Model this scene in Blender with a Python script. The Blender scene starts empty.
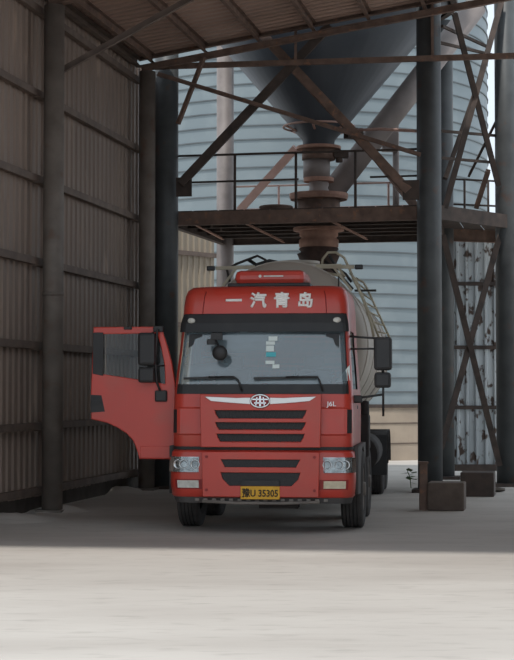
import bpy, math, random
from mathutils import Vector, Matrix
random.seed(7)
R = math.radians
scene = bpy.context.scene
col = scene.collection

# ------------------------------------------------------------------ camera
F = 1600.0; CX = 257.0; CY = 330.0; HOR = 390.0; CAMH = 1.85
PITCH = math.atan((HOR - CY) / F)
cam_d = bpy.data.cameras.new('camera'); cam = bpy.data.objects.new('camera', cam_d); col.objects.link(cam)
cam.location = (0, 0, CAMH); cam.rotation_euler = (R(90) + PITCH, 0, 0)
cam_d.sensor_fit = 'VERTICAL'; cam_d.sensor_height = 36.0; cam_d.lens = F / 660.0 * 36.0
cam_d.clip_end = 1000
scene.camera = cam

# ------------------------------------------------------------------ world, sun, exposure
world = bpy.data.worlds.new('hazy_sky'); scene.world = world; world.use_nodes = True
wn = world.node_tree.nodes; wl = world.node_tree.links
bg = wn['Background']
bg.inputs['Color'].default_value = (0.80, 0.90, 1.0, 1); bg.inputs['Strength'].default_value = 0.72
sun_d = bpy.data.lights.new('sun', 'SUN'); sun = bpy.data.objects.new('sun', sun_d); col.objects.link(sun)
SUN_EL = R(66); SUN_AZ = R(20)          # azimuth of travel direction, from +Y towards +X
sd = Vector((math.sin(SUN_AZ) * math.cos(SUN_EL), math.cos(SUN_AZ) * math.cos(SUN_EL), -math.sin(SUN_EL)))
sun.rotation_euler = sd.to_track_quat('-Z', 'Y').to_euler()
sun.location = (0, 0, 40)
sun_d.energy = 1.6; sun_d.angle = R(3); sun_d.color = (1.0, 0.965, 0.91)
vs = scene.view_settings
scene.display_settings.display_device = 'sRGB'
vs.view_transform = 'Standard'; vs.look = 'None'; vs.gamma = 1.0; vs.use_curve_mapping = False
vs.exposure = 0.6

# ------------------------------------------------------------------ pixel helpers
def P(px, py, Y):
    r = (px - CX) / F; u = (CY - py) / F
    d = Vector((r, math.cos(PITCH) - u * math.sin(PITCH), math.sin(PITCH) + u * math.cos(PITCH)))
    d /= d.y
    return Vector((0, 0, CAMH)) + d * Y
def G(px, py):
    r = (px - CX) / F; u = (CY - py) / F
    d = Vector((r, math.cos(PITCH) - u * math.sin(PITCH), math.sin(PITCH) + u * math.cos(PITCH)))
    return Vector((0, 0, CAMH)) + d * (CAMH / -d.z)

# ------------------------------------------------------------------ materials
def srgb(*c):
    o = []
    for v in c:
        v = v / 255.0
        o.append(v / 12.92 if v <= 0.04045 else ((v + 0.055) / 1.055) ** 2.4)
    return (*o, 1.0)
def mat(name, c1, c2=None, scale=3.0, rough=0.6, metal=0.0, bump=0.0, bscale=40.0, stretch=(1, 1, 1), lo=0.35, hi=0.7, c3=None, s3=14.0, lo3=0.6, hi3=0.7, coat=0.0, spec=0.5):
    m = bpy.data.materials.new(name); m.use_nodes = True
    nt = m.node_tree; b = nt.nodes['Principled BSDF']
    b.inputs['Base Color'].default_value = c1; b.inputs['Roughness'].default_value = rough; b.inputs['Metallic'].default_value = metal
    b.inputs['Coat Weight'].default_value = coat; b.inputs['Coat Roughness'].default_value = 0.15
    b.inputs['Specular IOR Level'].default_value = spec
    tc = nt.nodes.new('ShaderNodeTexCoord'); mp = nt.nodes.new('ShaderNodeMapping'); mp.inputs['Scale'].default_value = stretch
    geo = nt.nodes.new('ShaderNodeNewGeometry')
    nt.links.new(geo.outputs['Position'], mp.inputs['Vector'])
    def noise(sc, det=5):
        n = nt.nodes.new('ShaderNodeTexNoise'); n.inputs['Scale'].default_value = sc; n.inputs['Detail'].default_value = det
        nt.links.new(mp.outputs['Vector'], n.inputs['Vector']); return n
    def ramp(n, a, z):
        r = nt.nodes.new('ShaderNodeMapRange'); r.inputs['From Min'].default_value = a; r.inputs['From Max'].default_value = z
        nt.links.new(n.outputs['Fac'], r.inputs['Value']); return r
    if c2 is not None:
        mx = nt.nodes.new('ShaderNodeMix'); mx.data_type = 'RGBA'
        nt.links.new(ramp(noise(scale), lo, hi).outputs[0], mx.inputs['Factor'])
        mx.inputs['A'].default_value = c1; mx.inputs['B'].default_value = c2
        out = mx.outputs['Result']
        if c3 is not None:
            m2 = nt.nodes.new('ShaderNodeMix'); m2.data_type = 'RGBA'
            nt.links.new(ramp(noise(s3, 8), lo3, hi3).outputs[0], m2.inputs['Factor'])
            nt.links.new(out, m2.inputs['A']); m2.inputs['B'].default_value = c3
            out = m2.outputs['Result']
        nt.links.new(out, b.inputs['Base Color'])
    if bump:
        bp = nt.nodes.new('ShaderNodeBump'); bp.inputs['Strength'].default_value = bump; bp.inputs['Distance'].default_value = 0.02
        nt.links.new(noise(bscale, 6).outputs['Fac'], bp.inputs['Height']); nt.links.new(bp.outputs[0], b.inputs['Normal'])
    return m
def glass_mat(name, tint, ior=1.5, dirt_glare=0.0, dirt_glare_col=(0.5, 0.5, 0.48, 1)):
    m = bpy.data.materials.new(name); m.use_nodes = True; nt = m.node_tree
    for n in list(nt.nodes): nt.nodes.remove(n)
    o = nt.nodes.new('ShaderNodeOutputMaterial'); t = nt.nodes.new('ShaderNodeBsdfTransparent'); g = nt.nodes.new('ShaderNodeBsdfGlossy')
    f = nt.nodes.new('ShaderNodeFresnel'); f.inputs['IOR'].default_value = ior
    t.inputs['Color'].default_value = tint; g.inputs['Roughness'].default_value = 0.02
    mx = nt.nodes.new('ShaderNodeMixShader'); nt.links.new(f.outputs[0], mx.inputs[0]); nt.links.new(t.outputs[0], mx.inputs[1]); nt.links.new(g.outputs[0], mx.inputs[2])
    d = nt.nodes.new('ShaderNodeBsdfDiffuse'); d.inputs['Color'].default_value = dirt_glare_col
    n = nt.nodes.new('ShaderNodeTexNoise'); n.inputs['Scale'].default_value = 2.0; n.inputs['Detail'].default_value = 4
    r = nt.nodes.new('ShaderNodeMapRange'); r.inputs['From Min'].default_value = 0.3; r.inputs['From Max'].default_value = 0.75
    r.inputs['To Min'].default_value = dirt_glare * 0.6; r.inputs['To Max'].default_value = dirt_glare * 1.4
    nt.links.new(n.outputs['Fac'], r.inputs['Value'])
    m2 = nt.nodes.new('ShaderNodeMixShader'); nt.links.new(r.outputs[0], m2.inputs[0]); nt.links.new(mx.outputs[0], m2.inputs[1]); nt.links.new(d.outputs[0], m2.inputs[2])
    nt.links.new(m2.outputs[0], o.inputs['Surface'])
    return m
M = {}
M['ground'] = mat('dusty_concrete', srgb(194, 188, 181), srgb(177, 170, 163), 0.5, 0.92, bump=0.35, bscale=6, stretch=(0.5, 1.6, 1), c3=srgb(166, 160, 153), s3=5.0, lo3=0.55, hi3=0.8, spec=0.2)
M['wall_sheet'] = mat('brown_wall_sheet', srgb(146, 128, 116), srgb(128, 112, 102), 0.8, 0.55, metal=0.0, bump=0.05, stretch=(1, 1, 0.3), c3=srgb(158, 138, 124), s3=3.0)
M['roof_sheet'] = mat('roof_sheet', srgb(188, 160, 146), srgb(166, 142, 130), 0.7, 0.42, metal=0.25)
M['girt'] = mat('rusty_girt', srgb(120, 104, 94), srgb(96, 82, 74), 4, 0.7, bump=0.1)
M['column'] = mat('grey_painted_pipe', srgb(128, 119, 111), srgb(106, 97, 90), 3, 0.6, bump=0.08, c3=srgb(112, 86, 70), s3=4, lo3=0.58, hi3=0.8)
M['leg'] = mat('slate_painted_pipe', srgb(82, 85, 86), srgb(68, 70, 71), 3, 0.5, bump=0.06, c3=srgb(96, 70, 58), s3=3.5, lo3=0.62, hi3=0.78)
M['backleg'] = mat('pale_pipe', srgb(142, 133, 130), srgb(120, 112, 109), 3, 0.6)  # paler tone for the left rear leg
M['pink'] = mat('pink_primer_steel', srgb(196, 160, 148), srgb(172, 138, 126), 3, 0.65)
M['rust'] = mat('rusty_steel', srgb(128, 105, 93), srgb(98, 80, 71), 5, 0.8, bump=0.2, c3=srgb(146, 108, 86), s3=9)
M['rust_dark'] = mat('dark_rusty_steel', srgb(84, 71, 64), srgb(62, 54, 50), 5, 0.8, bump=0.2)
M['spout'] = mat('dusty_rust_spout', srgb(176, 138, 120), srgb(140, 108, 94), 4, 0.85, bump=0.2)
M['rubber_brown'] = mat('brown_rubber_sleeve', srgb(84, 64, 56), srgb(56, 44, 40), 6, 0.85, bump=0.3)
M['hopper'] = mat('slate_hopper', srgb(74, 79, 86), srgb(62, 67, 74), 0.9, 0.5, metal=0.2)
M['pipe'] = mat('grey_pink_pipe', srgb(150, 140, 136), srgb(126, 117, 114), 2, 0.6)
M['silo'] = mat('pale_silo_steel', srgb(136, 147, 151), srgb(124, 136, 141), 0.25, 0.5, metal=0.15, c3=srgb(148, 158, 161), s3=1.2, lo3=0.5, hi3=0.8)
M['seam'] = mat('silo_seam', srgb(112, 119, 122), srgb(96, 102, 105), 2, 0.6, metal=0.2)
M['plaster'] = mat('tan_concrete', srgb(176, 160, 142), srgb(152, 138, 124), 1.0, 0.9, bump=0.2)
M['peel'] = mat('peeling_white_sheet', srgb(200, 206, 208), srgb(172, 178, 181), 1.0, 0.6, stretch=(1, 1, 0.6), c3=srgb(84, 66, 56), s3=7.0, lo3=0.55, hi3=0.62)
M['tan_sheet'] = mat('tan_wall_sheet', srgb(172, 158, 140), srgb(152, 140, 124), 1.2, 0.65, stretch=(1, 1, 0.3))
M['concrete'] = mat('rough_concrete', srgb(112, 99, 90), srgb(92, 81, 74), 4, 0.95, bump=0.6, bscale=15)
M['plinth'] = mat('gap_shade_plinth', srgb(92, 83, 76), srgb(70, 63, 58), 3, 0.95, bump=0.5, bscale=12)
M['stone'] = mat('rubble', srgb(112, 104, 96), srgb(84, 77, 71), 5, 0.95, bump=0.5, bscale=20)
M['leaf'] = mat('weed_leaf', srgb(96, 112, 72), srgb(74, 90, 56), 6, 0.7)
M['red'] = mat('truck_red_paint', srgb(198, 62, 48), srgb(182, 58, 45), 1.2, 0.42, coat=0.35, c3=srgb(172, 78, 64), s3=2.5, lo3=0.5, hi3=0.9)
M['red_dark'] = mat('truck_red_inner', srgb(140, 34, 32), None, rough=0.5)
M['black'] = mat('black_plastic', srgb(34, 34, 36), srgb(44, 43, 43), 4, 0.5)
M['grille_mesh'] = mat('dark_mesh', srgb(44, 44, 46), srgb(24, 24, 26), 60, 0.6)
M['chrome'] = mat('chrome', srgb(220, 222, 224), None, rough=0.18, metal=1.0)
M['chrome_soft'] = mat('satin_trim', srgb(222, 222, 222), None, rough=0.35, metal=0.6)
M['white'] = mat('white_lettering', srgb(235, 232, 228), None, rough=0.5)
M['sticker'] = mat('pale_sticker', srgb(215, 225, 222), None, rough=0.6)
M['sticker_blue'] = mat('cyan_sticker', srgb(80, 180, 190), None, rough=0.6)
M['yellow'] = mat('yellow_plate', srgb(222, 168, 40), srgb(206, 152, 34), 8, 0.5)
M['ink'] = mat('black_ink', srgb(40, 32, 24), None, rough=0.6)
M['tyre'] = mat('dusty_tyre', srgb(72, 69, 67), srgb(56, 54, 53), 6, 0.9, bump=0.2)
M['rim'] = mat('dusty_rim', srgb(130, 122, 114), srgb(104, 97, 92), 5, 0.7)
M['chassis'] = mat('dirty_chassis', srgb(58, 54, 52), srgb(44, 41, 40), 4, 0.8)
M['fender'] = mat('dusty_grey_fender', srgb(84, 80, 78), srgb(66, 63, 62), 3, 0.75)
M['tank'] = mat('beige_tank_paint', srgb(180, 172, 161), srgb(164, 156, 146), 0.9, 0.5, c3=srgb(128, 119, 110), s3=2.0, lo3=0.58, hi3=0.8)
M['tank_rail'] = mat('pale_yellow_rail', srgb(186, 178, 156), srgb(160, 150, 130), 5, 0.6)
M['interior'] = mat('cab_interior_grey', srgb(76, 76, 78), srgb(60, 60, 62), 3, 0.8)
M['seat'] = mat('seat_cloth', srgb(62, 64, 70), srgb(48, 50, 56), 6, 0.9)
M['lamp_white'] = mat('pale_lamp_lens', srgb(214, 212, 204), srgb(180, 178, 170), 12, 0.25)
M['lamp_amber'] = mat('dusty_fog_lens', srgb(214, 202, 176), srgb(188, 174, 148), 12, 0.3)
M['lamp_in'] = mat('lamp_reflector', srgb(200, 206, 208), srgb(120, 126, 130), 9, 0.2, metal=0.8)
M['orange'] = mat('orange_marker', srgb(206, 120, 70), None, rough=0.4)
M['mirror_glass'] = mat('mirror_glass', srgb(170, 175, 180), None, rough=0.05, metal=1.0)
M['glass'] = glass_mat('windscreen_glass', (0.60, 0.66, 0.68, 1), 2.5, 0.32, srgb(165, 186, 196))  # bluish diffuse layer: some dust, plus milky sky reflection painted in
M['glass_side'] = glass_mat('door_glass', (0.70, 0.74, 0.74, 1), 1.5, 0.05, srgb(150, 158, 160))
M['lens'] = glass_mat('lamp_cover', (0.92, 0.93, 0.93, 1), 1.4, 0.06)

# ------------------------------------------------------------------ mesh builder
ORG = {}
class MB:
    def __init__(s): s.v = []; s.f = []; s.sm = []
    def add(s, vs, fs, smooth=False):
        o = len(s.v); s.v += [Vector(p) for p in vs]
        for f in fs: s.f.append([i + o for i in f]); s.sm.append(smooth)
        return s
    def box(s, c, size, rz=0.0):
        x, y, z = (k / 2 for k in size); c = Vector(c); m = Matrix.Rotation(rz, 3, 'Z')
        p = [c + m @ Vector((a * x, b * y, d * z)) for d in (-1, 1) for a, b in ((-1, -1), (1, -1), (1, 1), (-1, 1))]
        return s.add(p, [(3, 2, 1, 0), (4, 5, 6, 7), (0, 1, 5, 4), (1, 2, 6, 5), (2, 3, 7, 6), (3, 0, 4, 7)])
    def frame(s, p0, p1, up):
        d = (Vector(p1) - Vector(p0)).normalized(); up = Vector(up)
        if abs(d.dot(up)) > 0.98: up = Vector((0, 1, 0))
        a = d.cross(up).normalized(); b = a.cross(d).normalized(); return a, b
    def sweep(s, prof, p0, p1, up=(0, 0, 1)):
        a, b = s.frame(p0, p1, up); n = len(prof); p0 = Vector(p0); p1 = Vector(p1)
        vs_ = [p0 + a * x + b * y for x, y in prof] + [p1 + a * x + b * y for x, y in prof]
        fs = [(i, (i + 1) % n, n + (i + 1) % n, n + i) for i in range(n)] + [tuple(range(n))[::-1], tuple(range(n, 2 * n))]
        return s.add(vs_, fs)
    def beam(s, p0, p1, w, h, up=(0, 0, 1)):
        return s.sweep([(-w / 2, -h / 2), (w / 2, -h / 2), (w / 2, h / 2), (-w / 2, h / 2)], p0, p1, up)
    def ibeam(s, p0, p1, w, h, t=0.014, up=(0, 0, 1)):
        W, H = w / 2, h / 2; k = t / 2
        return s.sweep([(-W, -H), (W, -H), (W, -H + t), (k, -H + t), (k, H - t), (W, H - t), (W, H), (-W, H), (-W, H - t), (-k, H - t), (-k, -H + t), (-W, -H + t)], p0, p1, up)
    def angle(s, p0, p1, w, t=0.012, up=(0, 0, 1), flip=1):
        return s.sweep([(0, 0), (w * flip, 0), (w * flip, t), (t * flip, t), (t * flip, w), (0, w)][::flip], p0, p1, up)
    def channel(s, p0, p1, w, h, t=0.01, up=(0, 0, 1), flip=1):
        pr = [(0, -h / 2), (w, -h / 2), (w, -h / 2 + t), (t, -h / 2 + t), (t, h / 2 - t), (w, h / 2 - t), (w, h / 2), (0, h / 2)]
        if flip < 0: pr = [(-x, y) for x, y in pr][::-1]
        return s.sweep(pr, p0, p1, up)
    def cyl(s, p0, p1, r0, r1=None, n=16, caps=True):
        r1 = r0 if r1 is None else r1; a, b = s.frame(p0, p1, (0, 0, 1)); p0 = Vector(p0); p1 = Vector(p1)
        cs = [(math.cos(2 * math.pi * i / n), math.sin(2 * math.pi * i / n)) for i in range(n)]
        s.add([p0 + a * x * r0 + b * y * r0 for x, y in cs] + [p1 + a * x * r1 + b * y * r1 for x, y in cs], [(i, (i + 1) % n, n + (i + 1) % n, n + i) for i in range(n)], True)
        if caps:
            o = len(s.v) - 2 * n
            s.f += [[o + i for i in range(n)][::-1], [o + n + i for i in range(n)]]; s.sm += [False, False]
        return s
    def lathe(s, prof, c=(0, 0, 0), axis='Z', n=32, smooth=True, arc=1.0):
        c = Vector(c); vs_ = []; m = len(prof)
        for i in range(n + (arc < 1.0)):
            t = 2 * math.pi * arc * i / n
            for r, h in prof:
                x, y = r * math.cos(t), r * math.sin(t)
                vs_.append(c + (Vector((x, y, h)) if axis == 'Z' else Vector((h, x, y)) if axis == 'X' else Vector((x, h, y))))
        fs = []
        for i in range(n):
            j = (i + 1) % n if arc >= 1.0 else i + 1
            for k in range(m - 1): fs.append((i * m + k, j * m + k, j * m + k + 1, i * m + k + 1))
        return s.add(vs_, fs, smooth)
    def tube(s, pts, r, n=8, closed=False):
        pts = [Vector(p) for p in pts]; rings = []
        up = Vector((0.123, 0.317, 0.94)).normalized()
        for i, p in enumerate(pts):
            if closed: d = pts[(i + 1) % len(pts)] - pts[i - 1]
            else: d = pts[min(i + 1, len(pts) - 1)] - pts[max(i - 1, 0)]
            d.normalize(); a = d.cross(up).normalized(); b = a.cross(d)
            rings.append([p + (a * math.cos(2 * math.pi * k / n) + b * math.sin(2 * math.pi * k / n)) * r for k in range(n)])
        vs_ = [q for g in rings for q in g]; fs = []; m = len(rings)
        for i in range(m if closed else m - 1):
            j = (i + 1) % m
            for k in range(n): fs.append((i * n + k, i * n + (k + 1) % n, j * n + (k + 1) % n, j * n + k))
        if not closed: fs += [tuple(range(n))[::-1], tuple((m - 1) * n + k for k in range(n))]
        return s.add(vs_, fs, True)
    def mesh(s, name, off=Vector((0, 0, 0))):
        me = bpy.data.meshes.new(name); me.from_pydata([tuple(p - off) for p in s.v], [], s.f)
        me.polygons.foreach_set('use_smooth', s.sm); me.update(); return me
    def build(s, name, m, parent=None, local=False, bevel=0.0):
        if parent is not None: off = Vector((0, 0, 0)) if local else ORG.get(parent.name, Vector((0, 0, 0)))
        elif local: off = Vector((0, 0, 0))
        else:
            xs = [p.x for p in s.v]; ys = [p.y for p in s.v]; zs = [p.z for p in s.v]
            off = Vector(((min(xs) + max(xs)) / 2, (min(ys) + max(ys)) / 2, min(zs)))
        me = s.mesh(name, off); o = bpy.data.objects.new(name, me); col.objects.link(o)
        me.materials.append(M[m]); o.parent = parent
        if parent is None: o.location = off; ORG[o.name] = off
        else: ORG[o.name] = off
        if bevel:
            b = o.modifiers.new('bevel', 'BEVEL'); b.width = bevel; b.segments = 2; b.limit_method = 'ANGLE'; b.angle_limit = R(40)
        return o
def tag(o, label=None, cat=None, group=None, kind=None):
    if label: o['label'] = label
    if cat: o['category'] = cat
    if group: o['group'] = group
    if kind: o['kind'] = kind
    return o
def empty(name, loc, rz=0.0):
    o = bpy.data.objects.new(name, None); col.objects.link(o); o.location = loc; o.rotation_euler = (0, 0, rz)
    o.empty_display_size = 0.2; ORG[o.name] = Vector(loc); return o
def inst(name, me, parent, loc=(0, 0, 0), rot=(0, 0, 0)):
    o = bpy.data.objects.new(name, me); col.objects.link(o); o.parent = parent; o.location = loc; o.rotation_euler = rot; return o
def plate(name, outline, holes, thick, m, parent, place, bevel=0.004):
    """flat plate with holes, drawn in 2D (u, v), extruded; place = 4x4 matrix"""
    cu = bpy.data.curves.new(name, 'CURVE'); cu.dimensions = '2D'; cu.fill_mode = 'BOTH'; cu.extrude = thick / 2; cu.bevel_depth = bevel; cu.bevel_resolution = 1
    for poly in [outline] + holes:
        sp = cu.splines.new('POLY'); sp.points.add(len(poly) - 1); sp.use_cyclic_u = True
        for i, (x, y) in enumerate(poly): sp.points[i].co = (x, y, 0, 1)
    t = bpy.data.objects.new(name, cu); col.objects.link(t)
    me = bpy.data.meshes.new_from_object(t.evaluated_get(bpy.context.evaluated_depsgraph_get()))
    bpy.data.objects.remove(t); bpy.data.curves.remove(cu)
    me.transform(place); me.materials.clear(); me.materials.append(M[m]); me.name = name
    o = bpy.data.objects.new(name, me); col.objects.link(o); o.parent = parent; ORG[o.name] = Vector((0, 0, 0)); return o
def text(name, body, size, m, parent, place, extr=0.004, sx=1.0, bold=0.0):
    cu = bpy.data.curves.new(name, 'FONT'); cu.body = body; cu.size = size; cu.extrude = extr; cu.align_x = 'CENTER'; cu.align_y = 'CENTER'; cu.bevel_depth = bold; cu.bevel_resolution = 0
    cu.resolution_u = 3
    t = bpy.data.objects.new(name, cu); col.objects.link(t)
    me = bpy.data.meshes.new_from_object(t.evaluated_get(bpy.context.evaluated_depsgraph_get()))
    bpy.data.objects.remove(t); bpy.data.curves.remove(cu)
    if len(me.vertices):
        xs = [v.co.x for v in me.vertices]; ys = [v.co.y for v in me.vertices]
        me.transform(Matrix.Translation((-(min(xs) + max(xs)) / 2, -(min(ys) + max(ys)) / 2, 0)))
    me.transform(Matrix.Diagonal((sx, 1, 1, 1))); me.transform(place); me.materials.clear(); me.materials.append(M[m])
    o = bpy.data.objects.new(name, me); col.objects.link(o); o.parent = parent; return o
FRONT = lambda x, y, z, tilt=0.0: Matrix.Translation((x, y, z)) @ Matrix.Rotation(R(90) - tilt, 4, 'X')   # 2D (u,v) -> facing -y, v up

# ------------------------------------------------------------------ frames of the place
A_W = math.atan(318 / F)
U = Vector((math.sin(A_W), math.cos(A_W), 0)); N = Vector((math.cos(A_W), -math.sin(A_W), 0))
W1 = G(52, 512); W1.z = 0
BAY = 5.45
def W(s, t, z): return W1 + U * s + N * t + Vector((0, 0, z))
ROOF_S0 = -8.9; ROOF_S1 = BAY + 0.15
def roof_z(t): return 8.12 + 0.15 * (t + 0.3)

# ================================================================== SETTING
b = MB(); n = 60
def gh(x, y): return 0.0
b.add([(-80, -20, 0), (120, -20, 0), (120, 260, 0), (-80, 260, 0)], [(0, 1, 2, 3)])
fl = b.build('floor', 'ground'); tag(fl, kind='structure')

def sheet_mesh(name, width, length, m, ribs=4, rise=0.028):
    """ribbed sheet: x along width, z along length, ribs stand out to -y"""
    b = MB(); pr = []; pitch = width / ribs
    for i in range(ribs):
        x0 = i * pitch
        pr += [(x0, 0), (x0 + pitch * 0.55, 0), (x0 + pitch * 0.66, -rise), (x0 + pitch * 0.86, -rise), (x0 + pitch * 0.97, 0)]
    pr.append((width + 0.06, -0.004))
    k = len(pr); t = 0.003
    vs_ = [(x, y, 0) for x, y in pr] + [(x, y, length) for x, y in pr] + [(x, y + t, 0) for x, y in pr] + [(x, y + t, length) for x, y in pr]
    fs = []
    for i in range(k - 1):
        fs += [(i, i + 1, k + i + 1, k + i), (2 * k + i, 3 * k + i, 3 * k + i + 1, 2 * k + i + 1)]
    b.add(vs_, fs); me = b.mesh(name); me.materials.append(M[m]); return me

# left wall
wl_ = empty('wall_left', W(-2, -0.34, 0)); tag(wl_, kind='structure')
me = sheet_mesh('sheet', 1.0, 7.85, 'wall_sheet')
yaw_wall = math.pi / 2 - A_W       # local x along U, local -y must face +N
for i in range(16):
    s0 = -9.0 + i
    p = W(s0, -0.34, 0.24 + random.uniform(-0.02, 0.02)) - ORG[wl_.name]
    inst('sheet', me, wl_, p, (0, 0, yaw_wall))
for z in (7.68, 6.38, 5.07, 3.81, 2.53, 1.30, 0.32):
    b = MB(); b.channel(W(-9, -0.20, z), W(BAY + 0.3, -0.20, z), 0.09, 0.11, up=(0, 0, 1), flip=-1); b.build('girt', 'girt', wl_)
for s0 in (0, BAY):
    for z in (6.38, 5.07, 3.81, 2.53, 1.30, 0.32):
        b = MB(); b.beam(W(s0 - 0.24, -0.20, z - 0.07), W(s0 + 0.24, -0.20, z - 0.07), 0.10, 0.012); b.build('girt_cleat', 'girt', wl_)
b = MB(); b.channel(W(-9, -0.26, 8.0), W(BAY + 0.2, -0.26, 8.0), 0.12, 0.16); b.build('eave_beam', 'girt', wl_)

# roof
ce = empty('ceiling', W(-2, 4, 8)); tag(ce, kind='structure')
TL = 12.0; slope = math.atan(0.15)
b = sheet_mesh('sheet', 1.0, TL / math.cos(slope), 'roof_sheet', ribs=4, rise=0.03)
nroof = 15
wid = (ROOF_S1 - ROOF_S0) / nroof
rx = U; rz_ = (N * math.cos(slope) + Vector((0, 0, math.sin(slope)))); ry = rz_.cross(rx)   # local x,y,z
rotm = Matrix((rx, ry, rz_)).transposed()
rmat = rotm.to_euler()
for i in range(nroof):
    p = W(ROOF_S0 + i * wid, -0.45, roof_z(-0.45)) - ORG[ce.name]
    o = inst('roof_sheet', b, ce, p, rmat); o.scale = (wid, 1, 1)
t = 0.05
k = 0
while t < 11.6:
    b = MB(); z = roof_z(t) - 0.11
    b.channel(W(ROOF_S0, t, z), W(ROOF_S1, t, z), 0.07, 0.17); b.build('purlin', 'rust', ce); t += 1.02
for s0 in (0.0, -BAY, BAY - 0.05):
    b = MB(); b.ibeam(W(s0, -0.1, roof_z(-0.1) - 0.30), W(s0, 11.4, roof_z(11.4) - 0.30), 0.09 if s0 > 1 else 0.16, 0.12 if s0 > 1 else 0.22); b.build('rafter', 'rust', ce)

# opposite long wall, out of view, added to dim the shed inside
wo_ = empty('wall_opposite_dimmer', W(-4, 10.6, 0)); tag(wo_, kind='structure')
me = sheet_mesh('sheet', 1.0, 9.2, 'wall_sheet')
for i in range(9):
    p = W(-8.0 + i + 1, 10.6, 0.24) - ORG[wo_.name]
    inst('sheet', me, wo_, p, (0, 0, yaw_wall + math.pi))
for z in (8.4, 6.38, 3.81, 1.30):
    b = MB(); b.channel(W(-8, 10.52, z), W(1.0, 10.52, z), 0.09, 0.11, flip=-1); b.build('girt', 'girt', wo_)

# far tan sheet wall, left of the hopper frame
a0 = P(160, 400, 35.0); a1 = P(225, 400, 36.6); a0.z = a1.z = 0
wr = empty('wall_rear', (a0 + a1) / 2); tag(wr, kind='structure')
d = (a1 - a0); L = d.length; ang = math.atan2(d.y, d.x); d.normalize()
me = sheet_mesh('sheet', 0.56, 5.6, 'tan_sheet', ribs=3, rise=0.03)
for i in range(3):
    inst('sheet', me, wr, a0 + d * (0.56 * i) - ORG[wr.name], (0, 0, ang))
for z in (4.9, 3.3, 1.7):
    b = MB(); b.beam(a0 + Vector((0, -0.06, z)), a1 + Vector((0, -0.06, z)), 0.05, 0.10); b.build('rail', 'girt', wr)

# peeling sheet screen on the right
a0 = P(432, 400, 34.2); a1 = P(506, 400, 34.2); a0.z = a1.z = 0
wb = empty('wall_right', (a0 + a1) / 2); tag(wb, kind='structure')
me = sheet_mesh('sheet', 0.40, 5.1, 'peel', ribs=2, rise=0.06)
for i in range(4):
    inst('sheet', me, wb, Vector((a0.x + 0.40 * i, a0.y + 0.01 * (i % 2), 0.16)) - ORG[wb.name], (0, 0, 0))
for z in (4.12, 2.76, 1.48, 0.2):
    b = MB(); b.beam(Vector((a0.x, a0.y - 0.07, z)), Vector((a1.x, a0.y - 0.07, z)), 0.05, 0.08 if z > 0.3 else 0.14); b.build('rail', 'rust_dark', wb)

# ================================================================== SHED COLUMNS
def pipe_column(name, base, r, h, m, label, cat, group=None, plate_=0.0):
    e = empty(name, base); tag(e, label, cat, group)
    b = MB(); b.cyl((base.x, base.y, 0.0), (base.x, base.y, h), r, n=28); b.build('shaft', m, e)
    if plate_:
        b = MB(); b.box((base.x, base.y, 0.02), (plate_, plate_, 0.04), A_W * -1); b.build('base_plate', m, e)
    return e
c1 = pipe_column('steel_column', W(0, 0, 0), 0.158, roof_z(0) - 0.42, 'column', 'grey round steel column standing nearest on the brown sheet wall', 'column', plate_=0.40)
b = MB(); p = W(0, 0, 0); b.cyl((p.x, p.y, 3.28), (p.x, p.y, 3.34), 0.166, n=28); b.build('weld_collar', 'column', c1)
c2 = pipe_column('steel_column', W(BAY, 0, 0), 0.152, roof_z(0) - 0.37, 'column', 'dark round column at the far end of the brown sheet wall, behind the open door', 'column', plate_=0.38)
# wall brace
b = MB(); b.angle(W(0.9, -0.2, 6.85), W(1.5, 2.25, roof_z(2.25) - 0.2), 0.11)
tag(b.build('wall_brace', 'girt'), 'brown diagonal angle brace between the sheet wall and the roof purlins', 'brace')

# gable truss at the far end
gt = empty('gable_truss', W(BAY + 0.1, 4, 7)); tag(gt, 'rusty gable end truss with horizontal tie under the far roof edge', 'truss')
sg = BAY + 0.18
b = MB(); b.angle(W(sg, -0.2, roof_z(-0.2) - 0.10), W(sg, 10.5, roof_z(10.5) - 0.10), 0.10, up=(0, 0, 1)); b.build('edge_angle', 'rust', gt)
zt = 7.92
b = MB(); b.beam(W(sg, 0, zt), W(sg, 10.5, zt - 0.1), 0.07, 0.10); b.build('tie_beam', 'rust', gt)
for t in (2.78, 5.3, 7.8):
    b = MB(); b.beam(W(sg, t, zt - 0.05), W(sg, t, roof_z(t) - 0.1), 0.05, 0.05); b.build('hanger', 'rust', gt)
b = MB(); b.angle(P(157, 76, 29.4), P(420, 157, 28.85), 0.08); b.build('wind_brace', 'rust', gt)
b = MB(); b.beam(P(204, 57, 29.3), P(178, 124, 29.6), 0.07, 0.07); b.build('knee_brace', 'rust', gt)

# ================================================================== HOPPER BIN ON LEGS
LEG = {}
LEG['fl'] = Vector((P(166, 400, 30.2).x, 30.2, 0)); LEG['fr'] = Vector((P(430, 400, 29.1).x, 29.1, 0))
LEG['bl'] = Vector((P(225, 400, 34.4).x, 34.4, 0)); LEG['br'] = Vector((P(445.5, 400, 33.4).x, 33.4, 0))
HC = Vector((1.22, 31.5, 0))
hb = empty('hopper_bin', HC); tag(hb, 'large slate grey steel hopper bin on round legs above the truck', 'hopper')
for k, m, r in (('fl', 'leg', 0.225), ('fr', 'leg', 0.225), ('bl', 'backleg', 0.185), ('br', 'leg', 0.185)):
    b = MB(); q = LEG[k]; b.cyl(q, q + Vector((0, 0, 9.6)), r, n=28); b.build('leg', m, hb)
    b = MB(); b.box(q + Vector((0, 0, 0.03)), (0.62, 0.62, 0.06), -A_W); b.build('base_plate', 'rust_dark', hb)
c = HC
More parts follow.
